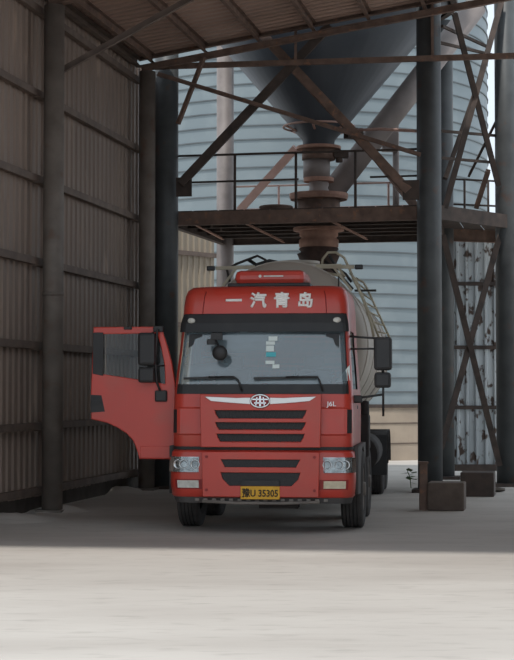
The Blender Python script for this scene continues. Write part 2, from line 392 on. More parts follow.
cone = MB(); cone.lathe([(0.30, 6.62), (0.32, 6.78), (2.62, 9.5), (2.62, 13.5), (0.4, 14.3)], c, n=48); cone.build('hopper_shell', 'hopper', hb)
b = MB()
for k in range(10):
    pass
b.lathe([(2.62, 9.40), (2.74, 9.40), (2.74, 9.56), (2.62, 9.56)], c, n=48, smooth=False); b.build('ring_girder', 'rust_dark', hb)
b = MB(); b.lathe([(0.30, 6.60), (0.44, 6.60), (0.44, 6.66), (0.30, 6.66)], c, n=32, smooth=False); b.build('flange', 'spout', hb)
# cross bracing between the front legs and gussets
X0 = P(184, 187, 29.95); X1 = P(412, 188, 28.95)
mid = P(298, 66, 29.5)
def ext(p, q, k): return p + (q - p) * k
for nm, (pa, kk) in {'cross_brace': (X0, 1.30), 'cross_brace.001': (X1, 1.55)}.items():
    b = MB(); pb = ext(pa, mid, kk)
    off = Vector((0, -0.06 if pa is X0 else 0.05, 0))
    b.channel(pa + off, pb + off, 0.16, 0.14, 0.012, up=(0, 1, 0)); b.build('cross_brace', 'rust_dark' if pa is X0 else 'rust', hb)
for pa in (P(184, 187, 29.95), P(411, 190, 28.95)):
    b = MB(); b.box(pa, (0.30, 0.03, 0.36), -A_W); b.build('gusset', 'rust_dark', hb)
# pink brace and rear struts
b = MB(); b.beam(P(240, 210, 33.8), P(296, 148, 33.0), 0.16, 0.12, (0, 1, 0)); b.build('strut', 'pink', hb)
b = MB(); b.beam(P(372, 152, 32.9), P(418, 210, 33.2), 0.16, 0.12, (0, 1, 0)); b.build('strut', 'rust', hb)
# ring pipe around the cone with hangers
b = MB(); rr = 0.70
b.tube([c + Vector((rr * math.cos(2 * math.pi * i / 36), rr * math.sin(2 * math.pi * i / 36), 7.05)) for i in range(36)], 0.022, 8, True); b.build('ring_pipe', 'pink', hb)
for i in range(6):
    a = 2 * math.pi * (i + 0.3) / 6; dv = Vector((math.cos(a), math.sin(a), 0))
    b = MB(); b.cyl(c + dv * 0.70 + Vector((0, 0, 7.05)), c + dv * 0.46 + Vector((0, 0, 6.95)), 0.025, n=8); b.build('air_nozzle', 'pink', hb)
b = MB(); b.tube([P(344, 131, 31.2), P(380, 129, 30.6), P(417, 131, 29.3)], 0.03, 8); b.build('air_line', 'pink', hb)
b = MB(); b.box(c + Vector((0.62, -0.3, 6.88)), (0.22, 0.2, 0.2), 0.4); b.cyl(c + Vector((0.5, -0.3, 6.88)), c + Vector((0.86, -0.3, 6.92)), 0.07, n=12); b.build('vibrator', 'rust_dark', hb)

# spout under the hopper
zc = lambda py: P(318, py, 31.5).z
sp = empty('discharge_spout', HC + Vector((0, 0, 4))); tag(sp, 'rusty dusty loading spout with flanges hanging from hopper over the tank', 'spout')
b = MB(); b.cyl(c + Vector((0, 0, zc(160))), c + Vector((0, 0, 6.60)), 0.33, n=28); b.build('slide_gate', 'rust', sp)
b = MB(); b.box(c + Vector((0.44, -0.1, zc(155))), (0.28, 0.22, 0.14)); b.cyl(c + Vector((0.4, -0.1, zc(163))), c + Vector((0.4, -0.1, zc(152))), 0.07, n=12); b.build('actuator', 'rust_dark', sp)
b = MB(); b.cyl(c + Vector((-0.04, 0, zc(178))), c + Vector((-0.04, 0, zc(160))), 0.265, n=28); b.build('body', 'pipe', sp)
b = MB(); b.lathe([(0, zc(182)), (0.30, zc(182)), (0.30, zc(178)), (0, zc(178))], c, n=28, smooth=False); b.build('flange', 'spout', sp)
b = MB(); b.lathe([(0.19, zc(195)), (0.2, zc(190)), (0.18, zc(188)), (0.2, zc(185)), (0.19, zc(182))], c, n=28); b.build('coupling', 'pipe', sp)
b = MB(); b.lathe([(0, zc(200)), (0.56, zc(200)), (0.58, zc(197)), (0.58, zc(194)), (0, zc(193))], c, n=36, smooth=False); b.build('cover_disc', 'spout', sp)
b = MB(); b.lathe([(0.0, zc(226)), (0.42, zc(226)), (0.42, zc(200)), (0.0, zc(200))], c, n=32); b.build('throat', 'rust', sp)
b = MB(); b.lathe([(0.0, zc(232)), (0.50, zc(231)), (0.50, zc(228)), (0.0, zc(226))], c, n=32, smooth=False); b.build('flange', 'spout', sp)
b = MB(); b.lathe([(0.36, zc(248)), (0.39, zc(247)), (0.39, zc(240)), (0.34, zc(238)), (0.38, zc(236)), (0.38, zc(231))], c, n=32); b.build('bellows', 'spout', sp)
b = MB(); b.lathe([(0.30, 3.98), (0.33, zc(266)), (0.43, zc(254)), (0.35, zc(252)), (0.40, zc(249)), (0.34, zc(247))], c, n=20); b.build('sleeve', 'rubber_brown', sp)
# inclined pipe
b = MB(); b.cyl(P(326, 200, 31.9), P(476, 6, 33.0), 0.235, n=24)
ip = b.build('inclined_pipe', 'pipe'); tag(ip, 'thick grey inclined conveying pipe rising right from the spout', 'pipe')

# ================================================================== PLATFORM
ZP = P(300, 208, 29.6).z
pl = empty('steel_platform', Vector((0.9, 30, ZP - 0.3))); tag(pl, 'rusty steel walkway platform with handrail across the hopper legs', 'platform')
q = {k: v + Vector((0, 0, ZP)) for k, v in LEG.items()}
dn = Vector((0, 0, -0.13)); fo = U * 0.08
b = MB(); b.channel(q['fl'] + dn + fo, q['fr'] + dn + fo, 0.1, 0.26, 0.014, flip=-1); b.build('front_beam', 'rust', pl)
b = MB(); b.ibeam(q['bl'] + dn, q['br'] + dn, 0.12, 0.26); b.build('rear_beam', 'rust_dark', pl)
b = MB(); b.ibeam(q['fl'] + dn, q['bl'] + dn, 0.12, 0.26); b.build('side_beam', 'rust_dark', pl)
b = MB(); b.ibeam(q['fr'] + dn, q['br'] + dn, 0.12, 0.26); b.build('side_beam', 'rust_dark', pl)
for i in range(1, 6):
    k = i / 6.0
    pa = q['fl'].lerp(q['bl'], k); pb = q['fr'].lerp(q['br'], k)
    b = MB(); b.ibeam(pa + dn * 0.8, pb + dn * 0.8, 0.08, 0.16); b.build('joist', 'rust_dark', pl)
# deck planks, left open around the spout
npl = 10
for i in range(npl):
    a = (i + 0.03) / npl; z_ = (i + 0.97) / npl
    f0 = q['fl'].lerp(q['fr'], a) + fo * 0.9; f1 = q['fl'].lerp(q['fr'], z_) + fo * 0.9; r0 = q['bl'].lerp(q['br'], a); r1 = q['bl'].lerp(q['br'], z_)
    cuts = [(0, 1)]
    if abs((i + 0.5) / npl - 0.5) < 0.12: cuts = [(0, 0.30), (0.66, 1)]
    for c0, c1_ in cuts:
        b = MB(); pts = [f0.lerp(r0, c0), f1.lerp(r1, c0), f1.lerp(r1, c1_), f0.lerp(r0, c1_)]
        b.add([p_ + Vector((0, 0, zz)) for zz in (-0.008, 0.012) for p_ in pts], [(3, 2, 1, 0), (4, 5, 6, 7), (0, 1, 5, 4), (1, 2, 6, 5), (2, 3, 7, 6), (3, 0, 4, 7)]); b.build('deck_plate', 'rust_dark', pl)
# under-deck diagonals
for (pa, pb) in (((240, 222, 30.0), (283, 243, 31.5)), ((330, 222, 30.0), (366, 240, 31.6)), ((182, 219, 30.3), (222, 240, 33))):
    b = MB(); b.angle(P(*pa), P(*pb), 0.05, 0.008); b.build('deck_brace', 'spout', pl)
# handrails on front edge
def rail(pts, parent, r=0.022, m='rust_dark', nm='handrail'):
    b = MB(); b.tube(pts, r, 8); return b.build(nm, m, parent)
fA = q['fl'] + fo * 0.8; fB = q['fr'] + fo * 0.8; up = Vector((0, 0, 1))
rail([fA + up * 1.06, fA.lerp(fB, 0.5) + up * 1.05, fB + up * 1.04], pl)
rail([fA + up * 0.55, fA.lerp(fB, 0.51) + up * 0.55], pl, 0.02, 'rust_dark', 'mid_rail')
rail([fA.lerp(fB, 0.78) + up * 0.55, fB + up * 0.55], pl, 0.02, 'rust_dark', 'mid_rail')
for k in (0.02, 0.265, 0.5, 0.725):
    b = MB(); pp = fA.lerp(fB, k); b.cyl(pp, pp + up * 1.06, 0.026, n=8); b.build('rail_post', 'rust_dark', pl)
# rear rail (pink)
rA = q['bl']; rB = q['br']
for hh in (1.0, 0.5): rail([rA + up * hh, rB + up * hh], pl, 0.02, 'pink', 'handrail')
for k in (0.25, 0.5, 0.75):
    b = MB(); pp = rA.lerp(rB, k); b.cyl(pp, pp + up * 1.0, 0.024, n=8); b.build('rail_post', 'pink', pl)
# right bay of the platform
CR = Vector((P(507, 400, 30.9).x, 30.9, 0))
qc = CR + up * ZP; qr = q['br'] + Vector((1.75, 0.6, 0))
b = MB(); b.channel(q['fr'] + dn + Vector((0.1, -0.1, 0)), qc + dn + Vector((0.0, -0.2, 0)), 0.1, 0.26, 0.014, flip=-1); b.build('front_beam', 'rust_dark', pl)
b = MB(); b.ibeam(qc + dn, qr + dn, 0.12, 0.26); b.build('side_beam', 'rust_dark', pl)
b = MB(); b.ibeam(q['br'] + dn, qr + dn, 0.12, 0.26); b.build('rear_beam', 'rust', pl)
for i in range(4):
    a = (i + 0.03) / 4; z_ = (i + 0.97) / 4; b = MB()
    pts = [q['fr'].lerp(qc, a), q['fr'].lerp(qc, z_), q['br'].lerp(qr, z_), q['br'].lerp(qr, a)]
    b.add([p_ + Vector((0, 0, zz)) for zz in (-0.008, 0.012) for p_ in pts], [(3, 2, 1, 0), (4, 5, 6, 7), (0, 1, 5, 4), (1, 2, 6, 5), (2, 3, 7, 6), (3, 0, 4, 7)]); b.build('deck_plate', 'rust_dark', pl)
for hh in (1.05, 0.52): rail([q['br'] + up * hh, qr + up * hh, qc + up * hh], pl, 0.022, 'rust_dark', 'handrail')
for k in (0.25, 0.55, 0.9):
    b = MB(); pp = q['br'].lerp(qr, k); b.cyl(pp, pp + up * 1.05, 0.025, n=8); b.build('rail_post', 'rust_dark', pl)
b = MB(); b.cyl(qr, qr + up * 1.05, 0.025, n=8); b.build('rail_post', 'rust_dark', pl)

# drum on platform
b = MB(); dc = P(276, 207, 30.9); dc.z = ZP + 0.012
b.lathe([(0, 0), (0.30, 0), (0.32, 0.015), (0.32, 0.13), (0.335, 0.15), (0.32, 0.17), (0.30, 0.175), (0.0, 0.165)], dc, n=28)
tag(b.build('drum_lid', 'rust'), 'brown round lid lying on the platform left of the spout', 'lid')

# right frame column and bracing
rf = empty('bracing_frame', CR); tag(rf, 'slate round column with steel cross bracing at the right picture edge', 'column')
b = MB(); b.cyl(CR, CR + up * 12, 0.205, n=28); b.build('shaft', 'leg', rf)
b = MB(); b.box(CR + up * 0.03, (0.6, 0.6, 0.06)); b.build('base_plate', 'rust_dark', rf)
def cb(p0, p1, w=0.13, m='rust_dark'):
    b = MB(); b.channel(p0, p1, w * 0.8, 0.10, 0.012, up=(0, 1, 0)); b.build('cross_brace', m, rf)
YA, YB = 29.25, 30.75
cb(P(440, 236, YA), P(497, 466, YB), 0.13); cb(P(498, 232, YB + 0.1), P(438, 448, YA + 0.1), 0.13)
cb(P(499, 0, YB - 0.1), P(442, 208, YA), 0.13); cb(P(452, 14, YA), P(496, 186, YB), 0.12)
cb(P(484, 60, YB + 1.2), P(443, 178, YA + 1.8), 0.11)
cb(P(503, 105, 31.2), P(468, 175, 33.0), 0.06); cb(P(486, 170, 32.4), P(474, 207, 33.0), 0.12, 'rust')
b = MB(); b.beam(P(420, 38, 29.0), P(514, 60, 31.2), 0.05, 0.05); b.build('tie', 'rust_dark', rf)
b = MB(); b.beam(P(442, 26, 29.0), P(490, 48, 31.2), 0.05, 0.05); b.build('tie', 'rust_dark', rf)
for py in (131, 158):
    b = MB(); b.beam(P(441, py, 30), P(500, py + 5, 31), 0.05, 0.05); b.build('tie', 'rust_dark', rf)
# control box on the slender rear post
b = MB(); pA = P(396, 205, 33.6); pA.z = ZP
pe = empty('instrument_post', pA); tag(pe, 'slender grey post with small box on platform beside the right leg', 'post')
b.cyl(pA, pA + up * 2.3, 0.07, n=12); b.build('post', 'pipe', pe)
b = MB(); b.box(P(390, 142, 33.5), (0.34, 0.22, 0.40)); b.build('box', 'pipe', pe, bevel=0.01)

# ================================================================== STORAGE SILO
SC = Vector((1.25, 47.0, 0)); SR = 5.5; SB = 0.367; Z0 = P(400, 406, 41.5).z
si = empty('storage_silo', SC); tag(si, 'huge pale blue grey steel silo with horizontal seams far behind the truck', 'silo')
b = MB(); b.lathe([(SR, 0.0), (SR, SB)], (0, 0, 0), n=72); me = b.mesh('silo_band'); me.materials.append(M['silo'])
b = MB(); b.lathe([(SR - 0.01, -0.014), (SR + 0.03, -0.015), (SR + 0.03, 0.015), (SR - 0.01, 0.012)], (0, 0, 0), n=72, smooth=False); me2 = b.mesh('seam'); me2.materials.append(M['seam'])
nb = 36
for i in range(nb):
    o = inst('silo_band', me, si, (0, 0, Z0 + i * SB)); o.rotation_euler.z = 0
    inst('seam', me2, o, (0, 0, 0))
b = MB(); b.lathe([(SR, Z0 + nb * SB), (0.3, Z0 + nb * SB + 2.2), (0, Z0 + nb * SB + 2.2)], SC, n=72); b.build('silo_roof', 'silo', si)
b = MB(); b.lathe([(SR + 0.02, 0), (SR + 0.02, Z0 - 0.12), (SR, Z0 - 0.12), (SR, Z0)], SC, n=72, smooth=False); b.build('foundation', 'plaster', si)
b = MB(); b.lathe([(SR + 0.02, Z0 - 0.05), (SR + 0.06, Z0 - 0.05), (SR + 0.06, Z0 + 0.04), (SR, Z0 + 0.04)], SC, n=72, smooth=False); b.build('base_ring', 'rust_dark', si)
for z in (0.45, 0.98):
    b = MB(); b.lathe([(SR + 0.01, z - 0.015), (SR + 0.035, z - 0.015), (SR + 0.035, z + 0.015), (SR + 0.01, z + 0.015)], SC, n=72, smooth=False); b.build('pour_joint', 'concrete', si)

# ================================================================== GROUND PIECES
def rock(c, s, m, seed, name='rock'):
    rnd = random.Random(seed); b = MB(); ph = (1 + 5 ** 0.5) / 2
    vs_ = [(-1, ph, 0), (1, ph, 0), (-1, -ph, 0), (1, -ph, 0), (0, -1, ph), (0, 1, ph), (0, -1, -ph), (0, 1, -ph), (ph, 0, -1), (ph, 0, 1), (-ph, 0, -1), (-ph, 0, 1)]
    fs = [(0, 11, 5), (0, 5, 1), (0, 1, 7), (0, 7, 10), (0, 10, 11), (1, 5, 9), (5, 11, 4), (11, 10, 2), (10, 7, 6), (7, 1, 8), (3, 9, 4), (3, 4, 2), (3, 2, 6), (3, 6, 8), (3, 8, 9), (4, 9, 5), (2, 4, 11), (6, 2, 10), (8, 6, 7), (9, 8, 1)]
    pts = [Vector((x * s[0], y * s[1], z * s[2])) * (0.5 / ph) * rnd.uniform(0.75, 1.15) for x, y, z in vs_]
    mz = min(p.z for p in pts)
    b.add([Vector(c) + p - Vector((0, 0, mz + 0.01)) for p in pts], fs); return b.build(name, m)
bc = G(446, 511); Yb = bc.y + 0.25
b = MB(); b.box((P(446.5, 400, Yb).x, Yb, 0.215), (0.56, 0.5, 0.43), -A_W)
tag(b.build('concrete_block', 'concrete', bevel=0.02), 'square dusty concrete block in front of the right hopper leg', 'block')
b = MB(); xx = P(422.5, 400, Yb + 0.05).x; b.beam((xx, Yb - 0.02, 0.0), (xx, Yb - 0.02, 0.72), 0.12, 0.10, (0, 1, 0)); b.box((xx, Yb - 0.02, 0.73), (0.15, 0.14, 0.03))
tag(b.build('guard_post', 'rust'), 'short rusty steel post against the concrete block', 'post')
g2 = G(481, 497)
b = MB(); b.box((g2.x, g2.y + 0.35, 0.21), (0.58, 0.6, 0.42), -A_W)
tag(b.build('steel_footing', 'rust_dark', bevel=0.015), 'dark rusty square footing under the cross braced frame', 'block')
tag(rock((G(497, 492).x, G(497, 492).y, 0), (0.35, 0.25, 0.10), 'stone', 3), 'flat stone beside the column at the right edge', 'stone')
# kerb, raised and darkened as shade in the gap, and rubble under left wall
b = MB(); b.beam(W(-9, -0.425, 0.22), W(BAY + 1.9, -0.425, 0.22), 0.14, 0.44); tag(b.build('kerb', 'plinth'), 'low kerb under the brown sheet wall, raised and darkened as shade in the gap', 'kerb')
rub = [((78, 486), 0.3), ((92, 484), 0.22), ((104, 481), 0.26), ((118, 478), 0.2), ((113, 486), 0.16), ((70, 492), 0.2), ((32, 503), 0.24), ((16, 508), 0.2)]
rl = ['dark stone under wall, {}'.format(w_) for w_ in ('second from the near column', 'third from the near column', 'mid way along the far bay', 'closest to the far column', 'a little out from the wall foot', 'right against the near column', 'just left of the near column', 'close to the left picture edge')]
for i, ((px, py), s) in enumerate(rub):
    g = G(px, py); tag(rock((g.x, g.y, 0), (s * 1.3, s, s * 0.7), 'stone', 20 + i), rl[i], 'stone', 'stones at the wall foot')
def mound(px, py, rx0, ry0, h, lab, seed):
    rnd = random.Random(seed); g = G(px, py); b = MB(); n_, m_ = 20, 6; vs_ = [(g.x, g.y, h)]
    for j in range(1, m_ + 1):
        k = j / m_
        for i in range(n_):
            a = 2 * math.pi * i / n_; q_ = 1 + (rnd.uniform(-.1, .1) if j < m_ else 0)
            vs_.append((g.x + rx0 * k * q_ * math.cos(a), g.y + ry0 * k * q_ * math.sin(a), h * (0.5 + 0.5 * math.cos(math.pi * k)) * rnd.uniform(.85, 1.1) - (0.012 if j == m_ else 0)))
    fs = [(0, 1 + i, 1 + (i + 1) % n_) for i in range(n_)]
    for j in range(m_ - 1):
        for i in range(n_): fs.append((1 + j * n_ + i, 1 + (j + 1) * n_ + i, 1 + (j + 1) * n_ + (i + 1) % n_, 1 + j * n_ + (i + 1) % n_))
    b.add(vs_, fs, True); tag(b.build('dust_mound', 'ground'), lab, 'dust heap')
mound(58, 511, 0.62, 0.5, 0.10, 'low pale dust heap around the foot of the near wall column', 1)
mound(120, 493, 0.7, 0.6, 0.12, 'low pale dust heap under the open red door', 2)
mound(10, 520, 0.9, 0.7, 0.10, 'low pale dust heap at the left picture edge', 3)
# weed at right leg
wd = empty('weed', G(411, 488)); tag(wd, 'small green weed growing at the foot of the right hopper leg', 'plant')
wo = ORG[wd.name]
b = MB(); b.tube([wo, wo + Vector((-0.02, 0, 0.2)), wo + Vector((-0.08, 0, 0.36))], 0.008, 5); b.build('stem', 'leaf', wd)
rnd = random.Random(5)
for i in range(12):
    b = MB(); p0 = wo + Vector((rnd.uniform(-.1, .04), rnd.uniform(-.05, .05), rnd.uniform(.10, .32))); a = rnd.uniform(0, 6.28)
    d1 = Vector((math.cos(a), math.sin(a), rnd.uniform(-.3, .5))) * 0.17; d2 = d1.cross(Vector((0, 0, 1))).normalized() * 0.07
    b.add([p0, p0 + d1 * 0.5 + d2, p0 + d1, p0 + d1 * 0.5 - d2], [(0, 1, 2, 3)]); b.build('leaf', 'leaf', wd)

# ================================================================== TRUCK
TX, TY = 0.045, 20.4; TA = math.atan(0.12)
tr = empty('tank_truck', (TX, TY, 0), -TA)
tag(tr, 'red cab-over bulk tanker truck with beige tank and open passenger door', 'truck')
ORG[tr.name] = Vector((0, 0, 0))
LV = [(0.80, 1.10, 0.16), (1.10, 1.14, 0.05), (1.45, 1.145, 0.04), (1.80, 1.14, 0.085), (1.86, 1.135, 0.105), (2.10, 1.12, 0.175), (2.35, 1.10, 0.25), (2.62, 1.085, 0.335), (2.72, 1.08, 0.36), (2.84, 1.075, 0.385), (2.95, 1.07, 0.41), (3.08, 1.055, 0.445), (3.16, 1.03, 0.49), (3.205, 0.98, 0.57), (3.23, 0.88, 0.80)]
LV = [(z, w * 1.018, y) for z, w, y in LV]
NA, NF = 6, 16; CRAD = 0.17; YBK = 2.05
def interp(z):
    for (z0, w0, y0), (z1, w1, y1) in zip(LV, LV[1:]):
        if z0 <= z <= z1:
            k = (z - z0) / (z1 - z0); return w0 + (w1 - w0) * k, y0 + (y1 - y0) * k
    return (LV[0][1], LV[0][2]) if z < LV[0][0] else (LV[-1][1], LV[-1][2])
def ring(w, yf, off=0.0, r=CRAD, bow=0.05, yb=YBK):
    w += off; yf -= off; pts = []
    yc = yf + bow + r
    L_ = [(-w, yb), (-w, 1.42), (-w, yc + 0.05)]
    pts += L_
    for i in range(NA + 1):
        a = math.pi - (math.pi / 2) * i / NA
        pts.append((-w + r + r * math.cos(a), yc - r * math.sin(a)))
    xi = w - r
    for i in range(1, NF):
        x = -xi + 2 * xi * i / NF; pts.append((x, yf + bow * (x / xi) ** 2))
    for i in range(NA + 1):
        a = math.pi / 2 - (math.pi / 2) * i / NA
        pts.append((w - r + r * math.cos(a), yc - r * math.sin(a)))
    pts += [(w, yc + 0.05), (w, 1.42), (w, yb)]
    return pts
NP = 3 + NA + 1 + NF - 1 + NA + 1 + 3
I_LD = 1; I_F0 = 3 + NA - 3; I_F1 = 3 + NA + NF + 3; I_RD = NP - 3
def shell(off, cap=True):
    b = MB(); vs_ = []; fs = []
    for z, w, yf in LV:
        vs_ += [(x, y, z + (off if z > 3.1 else 0)) for x, y in ring(w, yf, off)]
    for j in range(len(LV) - 1):
        zm = (LV[j][0] + LV[j + 1][0]) / 2
        for i in range(NP - 1):
            if I_F0 <= i < I_F1 and 1.86 < zm < 2.62: continue
            if i == I_LD and 1.10 < zm < 2.62: continue
            if i == I_RD and 1.86 < zm < 2.62: continue
            fs.append((j * NP + i, j * NP + i + 1, (j + 1) * NP + i + 1, (j + 1) * NP + i))
        fs.append((j * NP + NP - 1, j * NP, (j + 1) * NP, (j + 1) * NP + NP - 1))
    b.add(vs_, fs, True)
    if cap:
        o = (len(LV) - 1) * NP; b.f.append([o + i for i in range(NP)]); b.sm.append(False)
        b.f.append(list(range(NP))[::-1]); b.sm.append(False)
    return b
def smooth_angle(o, a=35):
    m = o.modifiers.new('edge', 'EDGE_SPLIT'); m.split_angle = R(a); return o
cab = smooth_angle(shell(0.0).build('cab', 'red', tr, local=True), 50)
shell(-0.035).build('cab_liner', 'interior', cab, local=True)
def patch(i0, i1, z0, z1, off, nz=4, sub=None):
    """curved patch of cab surface between ring indices"""
    vs_ = []; 
    for j in range(nz + 1):
        z = z0 + (z1 - z0) * j / nz; w, yf = interp(z); rg = ring(w, yf, off)
        vs_ += [(x, y, z) for x, y in rg[i0:i1 + 1]]
    k = i1 - i0 + 1
    return MB().add(vs_, [(j * k + i, j * k + i + 1, (j + 1) * k + i + 1, (j + 1) * k + i) for j in range(nz) for i in range(k - 1)], True)
patch(I_F0, I_F1, 1.86, 2.62, -0.012).build('windscreen', 'glass', cab, local=True)
patch(I_RD, I_RD + 1, 1.86, 2.62, -0.012).build('side_window', 'glass_side', cab, local=True)
def path_at(z, off, r=CRAD):
    w, yf = interp(z); return ring(w, yf, off)
def slab(prof, pts_of, i0, i1, f0=0.0, f1=0.0):
    """sweep a closed (z, off) profile along the cab outline between ring indices"""
    rows = []
    for z, off in prof: rows.append(pts_of(z, off)[i0:i1 + 1])
    k = i1 - i0 + 1; m_ = len(prof); vs_ = []
    for i in range(k):
        for j, (z, off) in enumerate(prof): vs_.append((rows[j][i][0], rows[j][i][1], z))
    fs = []
    for i in range(k - 1):
        for j in range(m_): fs.append((i * m_ + j, (i + 1) * m_ + j, (i + 1) * m_ + (j + 1) % m_, i * m_ + (j + 1) % m_))
    fs += [tuple(range(m_)), tuple((k - 1) * m_ + j for j in range(m_))[::-1]]
    return MB().add(vs_, fs, False)
# windscreen surround
slab([(1.80, 0.004), (1.80, -0.02), (1.925, -0.02), (1.925, 0.006)], path_at, I_F0, I_F1).build('windscreen_cowl', 'black', cab, local=True)
# sun visor
vis = slab([(2.605, 0.05), (2.605, 0.035), (2.83, 0.0), (2.845, 0.01), (2.835, 0.025), (2.72, 0.048)], path_at, 6, NP - 7).build('sun_visor', 'black', tr, local=True)
for sx in (-1, 1):
    b = MB(); b.lathe([(0, -0.012), (0.045, -0.010), (0.06, 0.0), (0.06, 0.02)], (0, 0, 0), axis='Y', n=20)
    o = b.build('marker_lamp', 'lamp_white', vis, local=True); o.location = (sx * 0.955, 0.355, 2.755); o.scale = (0.85, 1, 0.6); o.rotation_euler.z = sx * 0.3
# visor drop corners and sunshade inside
slab([(2.56, -0.03), (2.56, -0.05), (2.62, -0.05), (2.62, -0.03)], path_at, I_F0, I_F1).build('header_band', 'black', cab, local=True)
for sx in (-1, 1):
    b = MB(); w_, y_ = interp(2.5)
    pl_ = [(0.72, 2.58), (0.98, 2.58), (0.98, 2.40), (0.93, 2.44), (0.90, 2.52), (0.78, 2.55)]
    b.add([(sx * x, interp(z)[1] + 0.05 + yy, z) for yy in (0, 0.01) for x, z in pl_], [tuple(range(6)), tuple(range(6, 12))[::-1]]); b.build('corner_shade', 'black', cab, local=True)
# roof cap seams
for i in (I_F0 + 4, I_F1 - 4):
    b = MB()
    pts = []
    for z in (2.85, 2.92, 3.0, 3.08, 3.14):
        w, yf = interp(z); x, y = ring(w, yf, 0.002)[i]; pts.append((x, y, z))
    b.tube(pts, 0.007, 6); b.build('roof_seam', 'red_dark', cab, local=True)
# lettering on roof cap
tiltr = math.atan((0.445 - 0.38) / 0.28)
for ch, px in (('一', 233.5), ('汽', 258), ('青', 281.5), ('岛', 305)):
    Yt = 20.80; X = (px - CX) / F * (Yt + 0.1); lx = (X - TX - 0.12 * 0.4) / 0.993
    w, yf = interp(3.02); 
    text('letter', ch, 0.215, 'white', cab, FRONT(lx, yf - 0.006 + 0.05 * (lx / 0.9) ** 2, 3.022, tiltr), 0.004, 1.0, 0.008)
# front lower panel with three grille slots
YFP = 0.0
def hexslot(x, zt_, zb, sl): return [(-x, zt_), (x, zt_), (x - sl * 0.35, (zt_ + zb) / 2), (x - sl, zb), (-x + sl, zb), (-x + sl * 0.35, (zt_ + zb) / 2)]
zq = lambda py: CAMH + (HOR - py) / 78.3
slots = [hexslot(0.60, zq(409.5), zq(419), 0.06), hexslot(0.59, zq(421.5), zq(430.5), 0.06), hexslot(0.575, zq(433), zq(442.5), 0.06)]
gp = plate('grille_panel', [(-0.755, 1.13), (0.755, 1.13), (0.77, 1.79), (-0.77, 1.79)], slots, 0.05, 'red', tr, FRONT(0, 0.0, 0, -0.0), 0.008)
for (zt_, zb) in ((409, 420), (421, 431), (432.5, 443)):
    b = MB(); z0, z1 = zq(zb), zq(zt_); b.box((0, 0.022, (z0 + z1) / 2), (1.24, 0.01, z1 - z0)); b.build('grille_mesh', 'grille_mesh', gp, local=True)
    b = MB()
    for kx in range(24):
        x = -0.56 + kx * 1.12 / 23
        b.beam((x - 0.02, 0.012, z0 + 0.012), (x + 0.02, 0.012, z1 - 0.012), 0.008, 0.008)
    o = b.build('mesh_bars', 'black', gp, local=True); o['kind'] = 'stuff'
    b = MB(); b.add([(-0.56, -0.02, z0 + 0.008), (0.56, -0.02, z0 + 0.008), (0.55, 0.015, z0 + 0.022), (-0.55, 0.015, z0 + 0.022)], [(0, 1, 2, 3)]); b.build('slot_lip', 'red', gp, local=True)
# emblem
zE = zq(401)
for sx in (-1, 1):
    pts2 = [(0.13, 0.04), (0.30, 0.036), (0.70, 0.052), (0.63, 0.004), (0.45, -0.014), (0.28, -0.026), (0.13, -0.036)]
    pts2 = [(sx * x, y) for x, y in pts2]
    plate('emblem_wing', pts2, [], 0.012, 'chrome_soft', gp, FRONT(0, -0.038, zE), 0.004)
b = MB(); b.tube([(0.12 * math.cos(2 * math.pi * i / 28), -0.048, zE + 0.08 * math.sin(2 * math.pi * i / 28)) for i in range(28)], 0.014, 8, True); b.build('emblem_ring', 'chrome', gp, local=True)
ov = [(0.115 * math.cos(2 * math.pi * i / 24), 0.076 * math.sin(2 * math.pi * i / 24)) for i in range(24)]
plate('emblem_disc', ov, [], 0.008, 'red_dark', gp, FRONT(0, -0.036, zE), 0.0)
b = MB()
for (x0, z0, x1, z1, w) in ((0, -0.068, 0, 0.068, 0.022), (-0.10, 0.022, 0.10, 0.022, 0.016), (-0.075, -0.024, 0.075, -0.024, 0.016), (-0.055, -0.06, -0.04, 0.05, 0.014), (0.055, -0.06, 0.04, 0.05, 0.014)):
    b.beam((x0, -0.046, zE + z0), (x1, -0.046, zE + z1), w, 0.012, (0, 1, 0))
b.build('emblem_mark', 'chrome', gp, local=True)
# model badge
text('badge', 'J6L', 0.085, 'chrome_soft', cab, FRONT(0.90, 0.045, zq(404.5)), 0.005, 1.1)
# side air deflector slots, raised corner panels, seams
for sx in (-1, 1):
    i0 = 3 + 1 if sx < 0 else NP - 4 - 3
    rng = (5, 7) if sx < 0 else (NP - 8, NP - 6)
    slab([(1.30, 0.012), (1.30, -0.01), (1.60, -0.01), (1.60, 0.012)], path_at, *rng).build('air_slot', 'black', cab, local=True)
    rng = (7, 12) if sx < 0 else (NP - 13, NP - 8)
    slab([(1.27, 0.002), (1.27, -0.01), (1.63, -0.01), (1.63, 0.002), (1.61, 0.018), (1.29, 0.018)], path_at, *rng).build('corner_panel', 'red', cab, local=True)
slab([(1.085, 0.012), (1.085, -0.03), (1.125, -0.03), (1.125, 0.012)], path_at, 3, NP - 4).build('gap_strip', 'black', cab, local=True)
# wipers
def wpt(x, z, o=0.03):
    w, yf = interp(z); return Vector((x, yf - o + 0.05 * (x / (w - CRAD)) ** 2, z))
for xa, xb, xp in ((-1.02, -0.36, -0.30), (-0.10, 0.72, 0.74)):
    wp = empty('wiper', (0, 0, 0)); wp.parent = tr; ORG[wp.name] = Vector((0, 0, 0))
    b = MB(); b.beam(wpt(xa, 2.0), wpt(xb, 2.015), 0.025, 0.03); b.build('blade', 'black', wp, local=True)
    b = MB(); b.tube([wpt((xa + xb) / 2, 2.015, 0.045), wpt(xb, 2.02, 0.05), wpt(xp, 1.98, 0.05), wpt(xp + 0.05, 1.84, 0.03)], 0.013, 6); b.build('arm', 'black', wp, local=True)
